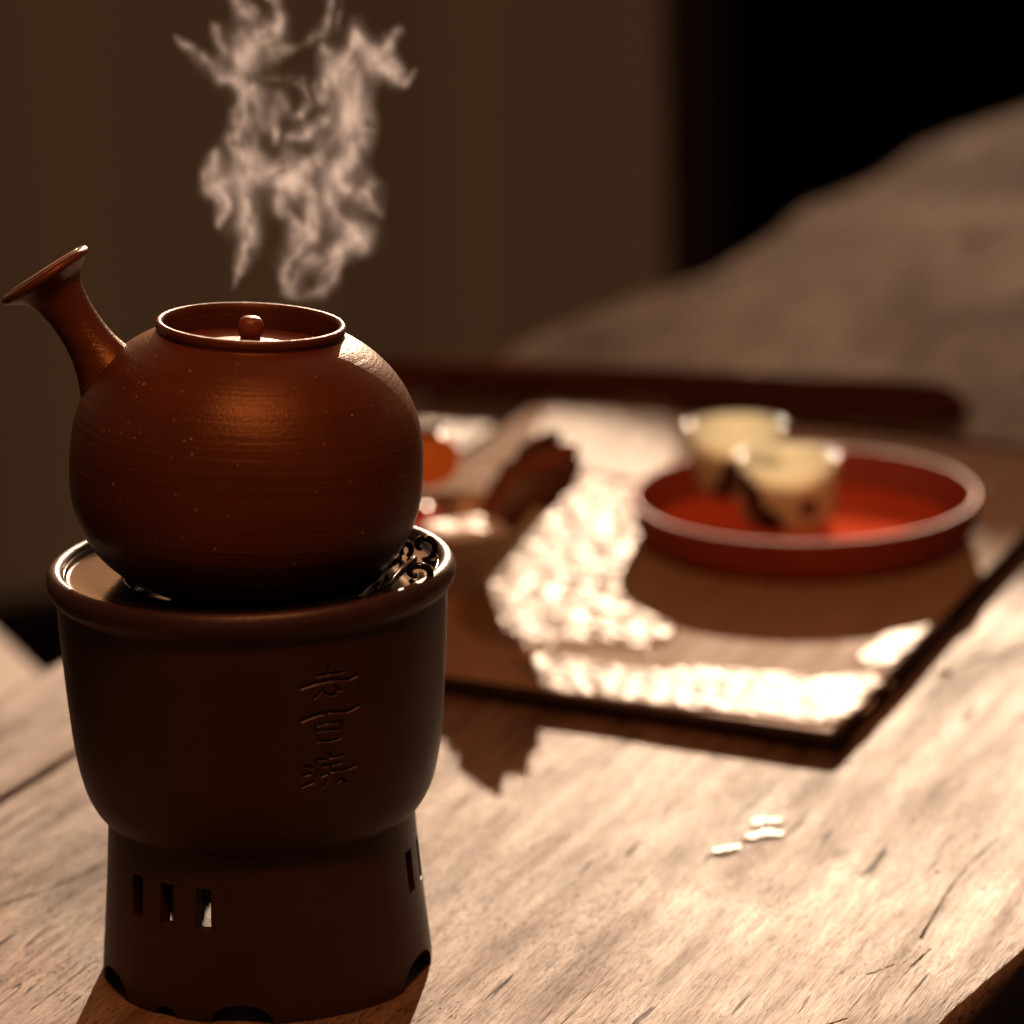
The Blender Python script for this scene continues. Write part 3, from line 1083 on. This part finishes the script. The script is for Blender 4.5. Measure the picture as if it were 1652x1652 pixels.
def cup_mat(name, blobs, trans=0.62):
    t = NT(name)
    base = t.ramp(t.noise(t.co, 60, 3), [(0.3, (0.80, 0.69, 0.48)), (0.7, (0.86, 0.75, 0.54))])
    wob_ = t.noise(t.co, 110, 3, 0.6)
    for (px, pz, rr, colr) in blobs:
        v = t.n.new("ShaderNodeVectorMath")
        v.operation = 'DISTANCE'
        t.l.new(t.co, v.inputs[0])
        v.inputs[1].default_value = (px, -math.sqrt(max(0, 0.0242 ** 2 - px * px)), pz)
        q = t.math('ADD', v.outputs["Value"], t.math('MULTIPLY', t.math('SUBTRACT', wob_, 0.5), 0.014))
        base = t.mix(t.maprange(q, rr * 0.8, rr * 1.15, 1.0, 0.0), base, colr)
    sep = t.n.new("ShaderNodeSeparateXYZ")
    t.l.new(t.co, sep.inputs[0])
    base = t.mix(t.maprange(sep.outputs[2], 0.0305, 0.0325), base, (0.92, 0.93, 0.80))
    t.set(Base_Color=base, Roughness=0.14)
    tr = t.n.new("ShaderNodeBsdfTranslucent")
    t.l.new(base, tr.inputs[0])
    mx = t.n.new("ShaderNodeMixShader")
    mx.inputs[0].default_value = trans
    t.l.new(t.b.outputs[0], mx.inputs[1])
    t.l.new(tr.outputs[0], mx.inputs[2])
    gl = t.n.new("ShaderNodeBsdfGlossy")
    gl.inputs["Roughness"].default_value = 0.16
    m2 = t.n.new("ShaderNodeMixShader")
    m2.inputs[0].default_value = 0.075
    t.l.new(mx.outputs[0], m2.inputs[1])
    t.l.new(gl.outputs[0], m2.inputs[2])
    t.l.new(m2.outputs[0], t.out.inputs["Surface"])
    return t.mat


NAVY, GREEN = (0.006, 0.008, 0.026), (0.005, 0.024, 0.010)
CELADON = cup_mat("celadon_glaze", [], 0.74)
for n_ in CELADON.node_tree.nodes:
    if n_.type == 'VALTORGB':
        for e_ in n_.color_ramp.elements:
            e_.color = (0.92, 0.95, 0.83, 1)
cp = spline([(0, 0.0012, 0), (0.0180, 0.0012, 0), (0.0190, 0.0, 0), (0.0206, 0.0, 0), (0.0226, 0.003, 0), (0.0238, 0.009, 0), (0.0245, 0.018, 0), (0.0251, 0.028, 0),
             (0.0256, 0.0342, 0), (0.0260, 0.0352, 0), (0.0254, 0.0361, 0), (0.0244, 0.0357, 0), (0.0240, 0.0345, 0), (0.0235, 0.027, 0), (0.0229, 0.016, 0), (0.0212, 0.007, 0), (0.013, 0.0042, 0), (0, 0.0040, 0)], 5)
cup_me = lathe("cup", [(max(p.x, 0), p.y) for p in cp], 96)
for (x, y, lab, blobs) in ((1272, 842, "cream porcelain cup in front on the red tray, green dot and dark leaf on it",
                            [(-0.0215, 0.021, 0.0075, NAVY), (-0.0190, 0.013, 0.0085, NAVY), (-0.0125, 0.005, 0.0085, NAVY), (0.0090, 0.0130, 0.0066, GREEN)]),
                           (1188, 790, "cream porcelain cup at the back of the red tray, dark leaf low on it",
                            [(-0.002, 0.013, 0.0085, NAVY), (0.009, 0.008, 0.0085, NAVY), (-0.010, 0.005, 0.006, NAVY)])):
    p = at_z(x, y, BT + 0.0046)
    o = link("tea_cup", cup_me.copy(), cup_mat("porcelain", blobs))
    o.data.materials.append(CELADON)
    for pl_ in o.data.polygons:
        c_, n3 = pl_.center, pl_.normal
        if c_.z > 0.0038 and (c_.x * n3.x + c_.y * n3.y) < -0.001 * 0.2 or (0.0036 < c_.z < 0.0075 and n3.z > 0.5):
            pl_.material_index = 1
    o.location = p
    tag(o, lab, "cup", "cups on the red tray")

# ------------------------------------------------------------------ bar behind the board
BAR = wood_plain("dark_red_wood", (0.060, 0.020, 0.012), (0.095, 0.032, 0.020), 0.85, R(24), spec=0.0)
a, b = at_z(1552, 684, 0.0), at_z(600, 634, 0.0)
dv = (b - a).normalized()
nv_ = Vector((-dv.y, dv.x, 0))
if nv_.y < 0:
    nv_ = -nv_
bm = bmesh.new()
n_ = 40
prev = None
for i in range(n_ + 1):
    t_ = i / n_
    w0, w1, h = 0.0, 0.030, 0.017
    e = min(1, t_ / 0.06) ** 0.5
    rng_ = [(0.016 - 0.016 * e, 0), (0.016 - 0.016 * e, h * (0.35 + 0.45 * e)), (0.016 - 0.013 * e, h * (0.5 + 0.5 * e)), (0.016 + 0.013 * e, h * (0.5 + 0.5 * e)), (0.016 + 0.016 * e, h * (0.35 + 0.45 * e)), (0.016 + 0.016 * e, 0)]
    ring = [bm.verts.new(dv * ((b - a).length * t_) + nv_ * w + Vector((0, 0, z))) for w, z in rng_]
    if prev:
        for k in range(6):
            bm.faces.new((prev[k], prev[(k + 1) % 6], ring[(k + 1) % 6], ring[k]))
    else:
        bm.faces.new(ring)
    prev = ring
bm.faces.new(list(reversed(prev)))
bmesh.ops.recalc_face_normals(bm, faces=bm.faces)
me = bpy.data.meshes.new("wooden_bar")
bm.to_mesh(me)
bm.free()
bar = sharp(link("wooden_bar", me, BAR), 50)
bar.location = a + Vector((0, 0, 0.0005))
tag(bar, "long dark red wooden bar lying behind the tea board", "bar")

# ------------------------------------------------------------------ fruit bowl
OLIVE = simple("olive_stoneware", (0.58, 0.51, 0.37), 0.4, nscale=60, var=0.3)
bc_ = at_z(728, 950, BT)
bowl = tag(link("fruit_bowl", lathe("fruit_bowl", [(p.x if p.x > 0 else 0, p.y) for p in spline(
    [(0, 0.001, 0), (0.017, 0.001, 0), (0.0185, 0.0, 0), (0.0205, 0.001, 0), (0.026, 0.008, 0), (0.037, 0.021, 0), (0.0475, 0.0345, 0), (0.0498, 0.0372, 0), (0.0492, 0.0378, 0),
     (0.0475, 0.0368, 0), (0.035, 0.0225, 0), (0.022, 0.008, 0), (0.012, 0.005, 0), (0, 0.0045, 0)], 5)], 96,
    lambda r, z, a: (r * 0.94 * (1 + 0.03 * min(1, z / 0.03) * math.sin(9 * a)), z)), OLIVE), "olive brown stoneware bowl of fruit and dry leaves behind the pot", "bowl")
bowl.location = bc_
def glow_through(mat_, colr, f):
    """thin-skinned: lets sunlight through"""
    n_, l_ = mat_.node_tree.nodes, mat_.node_tree.links
    t_, m_ = n_.new("ShaderNodeBsdfTranslucent"), n_.new("ShaderNodeMixShader")
    t_.inputs[0].default_value = (*colr, 1)
    m_.inputs[0].default_value = f
    l_.new(n_["Principled BSDF"].outputs[0], m_.inputs[1])
    l_.new(t_.outputs[0], m_.inputs[2])
    l_.new(m_.outputs[0], n_["Material Output"].inputs["Surface"])
    return mat_


FRUIT = glow_through(simple("orange_fruit_skin", (0.70, 0.11, 0.015), 0.25, coat=0.2, nscale=60, var=0.12), (1.0, 0.22, 0.04), 0.62)
CALYX = simple("dry_calyx", (0.14, 0.075, 0.035), 0.6)
AMBER = glow_through(simple("amber_fruit_skin", (0.42, 0.17, 0.05), 0.2, coat=0.3, nscale=60), (1.0, 0.45, 0.14), 0.52)


def fruit(loc, r, squash, mat_, lab):
    o = thing("orange_fruit", lab, "fruit", loc, "fruits in the bowl")
    pr = []
    for i in range(0, 25):
        a_ = math.pi * i / 24
        rr = r * math.sin(a_) ** 0.9
        z_ = -r * squash * math.cos(a_) - (0.12 * r * math.exp(-((a_ - math.pi) / 0.35) ** 2))
        pr.append((max(rr, 0) if 0 < i < 24 else 0.0, z_ + r * squash))
    link("flesh", lathe("flesh", pr, 48, lambda q, z, a_: (q * (1 + 0.03 * math.cos(4 * a_)), z)), mat_, o)
    top = 2 * r * squash - 0.12 * r
    vs, fs = [(0, 0, top + 0.003)], []
    for k in range(24):
        a_ = k * math.pi / 12
        q = r * (0.55 if k % 6 in (2, 3, 4) else 0.25)
        vs.append((q * math.cos(a_), q * math.sin(a_), top + 0.002 + 0.003 * math.sin(k * 1.3)))
    for k in range(24):
        fs.append((0, 1 + k, 1 + (k + 1) % 24))
    me_ = mesh("calyx", vs, fs)
    c_ = link("calyx", me_, CALYX, o)
    md = c_.modifiers.new("thickness", 'SOLIDIFY')
    md.thickness = 0.0012
    return o


fruit(bc_ + Vector((-0.020, -0.004, 0.014)), 0.019, 0.85, FRUIT, "bright red-orange fruit low in the bowl right behind the pot")
fruit(bc_ + Vector((-0.036, 0.034, 0.012)), 0.018, 1.0, AMBER, "lower amber fruit at the back of the bowl")
fruit(bc_ + Vector((-0.010, 0.012, 0.050)), 0.0155, 0.9, AMBER, "amber fruit on top of the heap beside the pot's right edge")
o = thing("rice_cracker", "flat round white rice cracker lying across the front of the fruit bowl", "cracker", bc_ + Vector((0.006, -0.024, 0.0345)))
SW = glow_through(simple("white_cracker", (0.88, 0.80, 0.76), 0.4), (0.95, 0.86, 0.82), 0.4)
link("disc", lathe("disc", [(0.0, 0.0), (0.014, 0.0), (0.0185, 0.001), (0.0195, 0.0025), (0.0185, 0.0042), (0.014, 0.0047), (0.007, 0.0044), (0.0, 0.0043)], 48, lambda r, z, a: (r * (1 + 0.18 * math.cos(2 * a - 3.1)), z + 0.0012 * math.sin(3 * a) * r / 0.02)), SW, o)
LEAF = simple("dry_brown_leaf", (0.10, 0.030, 0.014), 0.5, nscale=200, var=0.4, bumpd=0.0006)
LEAF2 = simple("dry_red_leaf", (0.22, 0.045, 0.014), 0.5, nscale=200, var=0.4, bumpd=0.0006)


def leaf(name, root, tip, width, curl, mat_, lab, seed):
    root, tip = Vector(root), Vector(tip)
    ax = tip - root
    sd = ax.cross(Vector((0.15, 1, 0.35))).normalized()
    up = sd.cross(ax).normalized()
    vs, fs, nu, nv2 = [], [], 26, 8
    for i in range(nu + 1):
        t_ = i / nu
        w = width * (math.sin(math.pi * min(1, t_ * 0.97 + 0.02)) ** 0.7) * (1 + 0.22 * noise.noise((t_ * 7, seed, 0)) + 0.07 * math.sin(t_ * 40 + seed))
        for k in range(-nv2, nv2 + 1):
            f = k / nv2
            vs.append(root + ax * t_ + sd * (w * f) + up * (curl * (f * f) + 0.25 * curl * math.sin(t_ * 8 + f * 3 + seed) + curl * 0.8 * math.sin(math.pi * t_)))
    m_ = 2 * nv2 + 1
    for i in range(nu):
        for k in range(m_ - 1):
            fs.append((i * m_ + k, i * m_ + k + 1, (i + 1) * m_ + k + 1, (i + 1) * m_ + k))
    o_ = link(name, mesh(name, vs, fs), mat_)
    md = o_.modifiers.new("thickness", 'SOLIDIFY')
    md.thickness = 0.0006
    return tag(o_, lab, "leaf", "dry leaves in the bowl")


LY = 1.945


def shade_of(x, y):
    """where a thing at depth LY stands whose shadow tip falls on the table at this photo point"""
    w_ = at_z(x, y, 0.0)
    return w_ + sdir * ((LY - w_.y) / sdir.y)


for (tipxy, off, wdt, crl, mt_, lab, sd_) in (
        ((868, 1208), (0.018, 0.002, 0.022), 0.0125, 0.004, LEAF, "dark brown crinkled dry leaf hanging over the bowl's right rim", 1.0),
        ((850, 1250), (0.017, 0.006, 0.022), 0.0125, 0.004, LEAF2, "rust red dry leaf behind the white cracker in the bowl", 2.3),
        ((805, 1285), (0.014, 0.010, 0.020), 0.0115, 0.005, LEAF, "dark dry leaf standing highest in the middle of the bowl", 4.1)):
    leaf("dry_leaf", bc_ + Vector(off), shade_of(*tipxy), wdt, crl, mt_, lab, sd_)

# ------------------------------------------------------------------ steam
STEAM_W = [  # wisps traced in enlarged-photo units: (points with width), strength
    ([(320, 1560, 6), (345, 1450, 14), (385, 1330, 34), (400, 1200, 52), (415, 1050, 56), (420, 900, 62), (410, 790, 50), (420, 680, 40), (425, 560, 45), (400, 470, 38), (400, 380, 46), (450, 290, 64), (560, 220, 56), (600, 130, 32), (610, -60, 30)], 0.85),
    ([(265, 1210, 8), (258, 1060, 36), (290, 930, 44), (290, 840, 30), (285, 795, 8)], 0.6),
    ([(475, 1190, 8), (425, 1280, 16), (385, 1340, 14)], 0.5),
    ([(72, 205, 7), (118, 300, 22), (190, 370, 34), (280, 420, 38), (370, 440, 36)], 0.6),
    ([(268, 125, 10), (310, 220, 24), (350, 290, 28), (400, 340, 36)], 0.5),
    ([(460, -60, 20), (470, 60, 24), (492, 120, 30), (480, 200, 50), (470, 270, 54)], 0.5),
    ([(890, -40, 10), (880, 40, 12), (850, 130, 24), (760, 240, 26), (660, 300, 30), (560, 322, 34)], 0.55),
    ([(370, -60, 14), (390, 20, 18), (430, 90, 26), (460, 150, 26)], 0.35),
    ([(945, -60, 10), (940, 80, 16), (900, 180, 18)], 0.22),
    ([(480, 480, 26), (512, 600, 30), (545, 720, 26), (555, 760, 16)], 0.5),
    ([(590, 560, 50), (600, 620, 48)], 0.28),
    ([(722, 455, 10), (730, 540, 13), (702, 640, 13), (670, 710, 9)], 0.6),
    ([(500, 420, 16), (600, 430, 22), (690, 470, 16)], 0.18),
    ([(1010, 185, 26), (1000, 280, 46), (960, 380, 84), (960, 500, 92), (965, 620, 84), (930, 720, 86), (850, 800, 74), (780, 870, 64), (700, 930, 56), (640, 960, 46)], 0.62),
    ([(1010, 620, 52), (990, 760, 52), (935, 880, 62), (925, 980, 64), (985, 1060, 72), (1045, 1110, 50), (1062, 1170, 32)], 0.62),
    ([(910, 900, 52), (890, 1050, 56), (905, 1180, 56), (960, 1280, 70), (1000, 1335, 40)], 0.5),
    ([(960, 1340, 44), (870, 1370, 46), (760, 1420, 52), (680, 1480, 60), (620, 1530, 44)], 0.42),
    ([(600, 1545, 26), (700, 1572, 28), (800, 1540, 34), (860, 1460, 34), (900, 1390, 30)], 0.42),
    ([(600, 1050, 38), (620, 1130, 40), (680, 1190, 50), (700, 1250, 50)], 0.55),
    ([(700, 1000, 34), (745, 1090, 44), (745, 1200, 50), (700, 1290, 54), (640, 1350, 52), (600, 1390, 34), (580, 1480, 24)], 0.62),
    ([(450, 880, 54), (540, 900, 44), (640, 870, 44), (700, 900, 44), (770, 860, 54)], 0.58),
    ([(500, 970, 34), (600, 995, 38), (660, 960, 34)], 0.45),
    ([(1010, 200, 24), (1080, 280, 44), (1150, 340, 48), (1205, 290, 30), (1232, 262, 18)], 0.62),
    ([(1120, 370, 44), (1190, 440, 34), (1222, 488, 20), (1270, 470, 12), (1318, 412, 5)], 0.68),
    ([(828, 275, 14), (870, 360, 34), (905, 440, 36)], 0.5),
    ([(862, 475, 16), (842, 580, 18), (800, 650, 26), (720, 720, 36), (640, 765, 26)], 0.5),
    ([(800, 480, 40), (800, 560, 30)], 0.25),
    ([(1050, 700, 20), (1138, 700, 5)], 0.45), ([(1030, 780, 22), (1065, 885, 6)], 0.45)]
PX = 0.000228                                   # metres per photo pixel at the steam
SY = SB.y + 0.004
P0 = at_y(280, 500, SY)                         # lower left of the traced window
ex = (at_y(720, 500, SY) - P0) / 440.0
ez = (at_y(280, 0, SY) - P0) / 500.0            # per photo pixel, along the upright plane
GX, GY, GZ = 170, 56, 224
gx0, gx1, gy0, gy1 = -0.006, 0.106, -0.022, 0.022
gz0, gz1 = -0.003, 0.131
ax_x = np.linspace(gx0, gx1, GX)
ax_y = np.linspace(gy0, gy1, GY)
ax_z = np.linspace(gz0, gz1, GZ)
vox = (gx1 - gx0) / (GX - 1)
nrs = np.random.RandomState(5)


def field(seed, beta, stretch, low=0.016):
    """smooth random field on the grid, by filtering white noise; stretch > 1 draws it out upwards"""
    r_ = np.random.RandomState(seed)
    w_ = r_.randn(GX, GY, GZ).astype(np.float32)
    F_ = np.fft.rfftn(w_)
    kx = np.fft.fftfreq(GX)[:, None, None]
    ky = np.fft.fftfreq(GY)[None, :, None]
    kz = np.fft.rfftfreq(GZ)[None, None, :] * stretch
    k_ = np.sqrt(kx ** 2 + ky ** 2 + kz ** 2)
    k_[0, 0, 0] = 1
    F_ *= 1.0 / (k_ ** beta + low ** beta) * np.exp(-(k_ / 0.30) ** 2)
    f_ = np.fft.irfftn(F_, s=(GX, GY, GZ))
    return (f_ - f_.mean()) / f_.std()


XX, YY, ZZ = np.meshgrid(ax_x, ax_y, ax_z, indexing='ij')
w1, w2, w3 = field(11, 2.8, 1.3, 0.03), field(12, 2.8, 1.3, 0.03), field(13, 2.8, 1.3, 0.03)
XX += w1 * 0.0013
YY += w2 * 0.0024
ZZ += w3 * 0.0016


def streaks(seed, l_, s_len):
    """fine filaments that run along a wisp: smooth random values over (across, along)"""
    r_ = np.random.RandomState(seed)
    tab = r_.rand(40, 60)
    lx = np.clip((l_ + 3) * 5.2, 0, 38.99)
    sx_ = np.clip(s_len * 190.0, 0, 58.99)
    i0, j0 = lx.astype(int), sx_.astype(int)
    fi, fj = lx - i0, sx_ - j0
    fi, fj = fi * fi * (3 - 2 * fi), fj * fj * (3 - 2 * fj)
    return (tab[i0, j0] * (1 - fi) + tab[i0 + 1, j0] * fi) * (1 - fj) + (tab[i0, j0 + 1] * (1 - fi) + tab[i0 + 1, j0 + 1] * fi) * fj


den = np.zeros((GX, GY, GZ), np.float32)
for si, (pts, strength) in enumerate(STEAM_W):
    yo, ys = nrs.uniform(-0.006, 0.006), nrs.uniform(-0.004, 0.004)
    q = spline([(280 + X / 3.305 - 280, 500 - Y / 3.305, W / 3.305) for X, Y, W in pts], 5)
    L_ = len(q)
    acc = None
    smin = [1e9] * 3
    P_ = np.array([(p.x * PX, yo + ys * math.sin(3.1 * i / L_ + si), p.y * PX, max(p.z, 1.2) * PX * 1.0) for i, p in enumerate(q)])
    m_ = P_[:, 3].max() * 2.6 + 0.006
    ix = [max(0, int((P_[:, 0].min() - m_ - gx0) / vox)), min(GX, int((P_[:, 0].max() + m_ - gx0) / vox) + 2)]
    vz = (gz1 - gz0) / (GZ - 1)
    iz = [max(0, int((P_[:, 2].min() - m_ - gz0) / vz)), min(GZ, int((P_[:, 2].max() + m_ - gz0) / vz) + 2)]
    if ix[1] <= ix[0] or iz[1] <= iz[0]:
        continue
    x_, y_, z_ = (A[ix[0]:ix[1], :, iz[0]:iz[1]] for A in (XX, YY, ZZ))
    acc = np.zeros_like(x_, dtype=np.float32)
    run = 0.0
    for A4, B4 in zip(P_[:-1], P_[1:]):
        # only the neighbourhood of this short piece
        lo_x = np.searchsorted(ax_x[ix[0]:ix[1]], min(A4[0], B4[0]) - max(A4[3], B4[3]) * 2.6 - 0.005)
        hi_x = np.searchsorted(ax_x[ix[0]:ix[1]], max(A4[0], B4[0]) + max(A4[3], B4[3]) * 2.6 + 0.005)
        lo_z = np.searchsorted(ax_z[iz[0]:iz[1]], min(A4[2], B4[2]) - max(A4[3], B4[3]) * 2.6 - 0.006)
        hi_z = np.searchsorted(ax_z[iz[0]:iz[1]], max(A4[2], B4[2]) + max(A4[3], B4[3]) * 2.6 + 0.006)
        if hi_x <= lo_x or hi_z <= lo_z:
            continue
        s_ = (slice(lo_x, hi_x), slice(None), slice(lo_z, hi_z))
        dx, dy, dz = x_[s_] - A4[0], y_[s_] - A4[1], z_[s_] - A4[2]
        bx, by, bz = B4[0] - A4[0], B4[1] - A4[1], B4[2] - A4[2]
        tt = np.clip((dx * bx + dy * by + dz * bz) / (bx * bx + by * by + bz * bz + 1e-12), 0, 1)
        wd = A4[3] + (B4[3] - A4[3]) * tt
        d2 = (dx - bx * tt) ** 2 + 0.55 * (dy - by * tt) ** 2 + (dz - bz * tt) ** 2
        q2 = d2 / (wd * wd)
        nl = math.hypot(bx, bz) + 1e-9
        l_ = ((dx * bz - dz * bx) / nl) / wd
        fil = streaks(100 + si, l_, run + tt * nl)
        run_next = run + nl
        k_ = (np.exp(-np.power(q2, 1.15) * 1.35) * (0.24 + 1.45 * fil ** 2.0) + 0.17 * np.exp(-q2 * 0.40)) * (0.0052 / (wd + 0.0014))
        acc[s_] = np.maximum(acc[s_], k_.astype(np.float32))
        run = run_next
    den[ix[0]:ix[1], :, iz[0]:iz[1]] += acc * strength
f1 = field(21, 2.1, 2.2, 0.05)
f2 = field(22, 1.5, 2.0, 0.05)
ridge = np.exp(-np.abs(f1) * 1.9)
tex = np.clip(0.28 + 0.95 * ridge + 0.12 * f2, 0.05, 2.0)
den = den * tex
den = np.clip(den - 0.010, 0, None)
_k2 = np.fft.fftfreq(GX)[:, None, None] ** 2 + np.fft.fftfreq(GY)[None, :, None] ** 2 + np.fft.rfftfreq(GZ)[None, None, :] ** 2
den = np.clip(np.fft.irfftn(np.fft.rfftn(den) * np.exp(-2 * (math.pi * 1.05) ** 2 * _k2), s=den.shape), 0, None)
den[0], den[-1], den[:, 0], den[:, -1] = 0, 0, 0, 0
den[:, :, 0] = 0
vals = np.ascontiguousarray(den.transpose(2, 1, 0)).ravel().astype(np.float32)   # x fastest
me = bpy.data.meshes.new("steam")
me.vertices.add(len(vals))
at_ = me.attributes.new("amount", 'FLOAT', 'POINT')
at_.data.foreach_set("value", vals)
steam = bpy.data.objects.new("steam", me)
col.objects.link(steam)
steam.matrix_world = Matrix(((1, 0, 0, P0.x), (0, 1, 0, SY), (0, 0, 1, P0.z), (0, 0, 0, 1)))
sm = bpy.data.materials.new("steam_vapour")
sm.use_nodes = True
sn, sl = sm.node_tree.nodes, sm.node_tree.links
sn.remove(sn["Principled BSDF"])
pv = sn.new("ShaderNodeVolumePrincipled")
pv.inputs["Color"].default_value = (0.97, 0.93, 1.0, 1)
pv.inputs["Density"].default_value = 82.0
pv.inputs["Anisotropy"].default_value = 0.45
sl.new(pv.outputs[0], sn["Material Output"].inputs["Volume"])
ng = bpy.data.node_groups.new("steam_grid", 'GeometryNodeTree')
ng.interface.new_socket("Geometry", in_out='INPUT', socket_type='NodeSocketGeometry')
ng.interface.new_socket("Geometry", in_out='OUTPUT', socket_type='NodeSocketGeometry')
N = ng.nodes
gi, go = N.new("NodeGroupInput"), N.new("NodeGroupOutput")
vc = N.new("GeometryNodeVolumeCube")
vc.inputs["Min"].default_value = (gx0, gy0, gz0)
vc.inputs["Max"].default_value = (gx1, gy1, gz1)
vc.inputs["Resolution X"].default_value, vc.inputs["Resolution Y"].default_value, vc.inputs["Resolution Z"].default_value = GX, GY, GZ
pos = N.new("GeometryNodeInputPosition")
sx = N.new("ShaderNodeSeparateXYZ")
ng.links.new(pos.outputs[0], sx.inputs[0])


def gm(op, a_, b_):
    q_ = N.new("ShaderNodeMath")
    q_.operation = op
    for i, v in enumerate((a_, b_)):
        if isinstance(v, bpy.types.NodeSocket):
            ng.links.new(v, q_.inputs[i])
        else:
            q_.inputs[i].default_value = v
    return q_.outputs[0]


def idx(s_, lo, hi, n_):
    v = gm('MULTIPLY', gm('SUBTRACT', s_, lo), (n_ - 1) / (hi - lo))
    return gm('FLOOR', gm('ADD', v, 0.5), 0.0)


ii = gm('ADD', idx(sx.outputs[0], gx0, gx1, GX), gm('MULTIPLY', gm('ADD', idx(sx.outputs[1], gy0, gy1, GY), gm('MULTIPLY', idx(sx.outputs[2], gz0, gz1, GZ), float(GY))), float(GX)))
si_ = N.new("GeometryNodeSampleIndex")
si_.data_type = 'FLOAT'
si_.domain = 'POINT'
na = N.new("GeometryNodeInputNamedAttribute")
na.data_type = 'FLOAT'
na.inputs[0].default_value = "amount"
ng.links.new(gi.outputs[0], si_.inputs["Geometry"])
ng.links.new(na.outputs[0], si_.inputs["Value"])
ng.links.new(ii, si_.inputs["Index"])
ng.links.new(si_.outputs[0], vc.inputs["Density"])
stm = N.new("GeometryNodeSetMaterial")
stm.inputs["Material"].default_value = sm
ng.links.new(vc.outputs[0], stm.inputs[0])
ng.links.new(stm.outputs[0], go.inputs[0])
md = steam.modifiers.new("vapour", 'NODES')
md.node_group = ng
me.materials.append(sm)
steam["kind"] = "stuff"
steam["label"] = "pale wisps of steam curling up from the round clay pot"
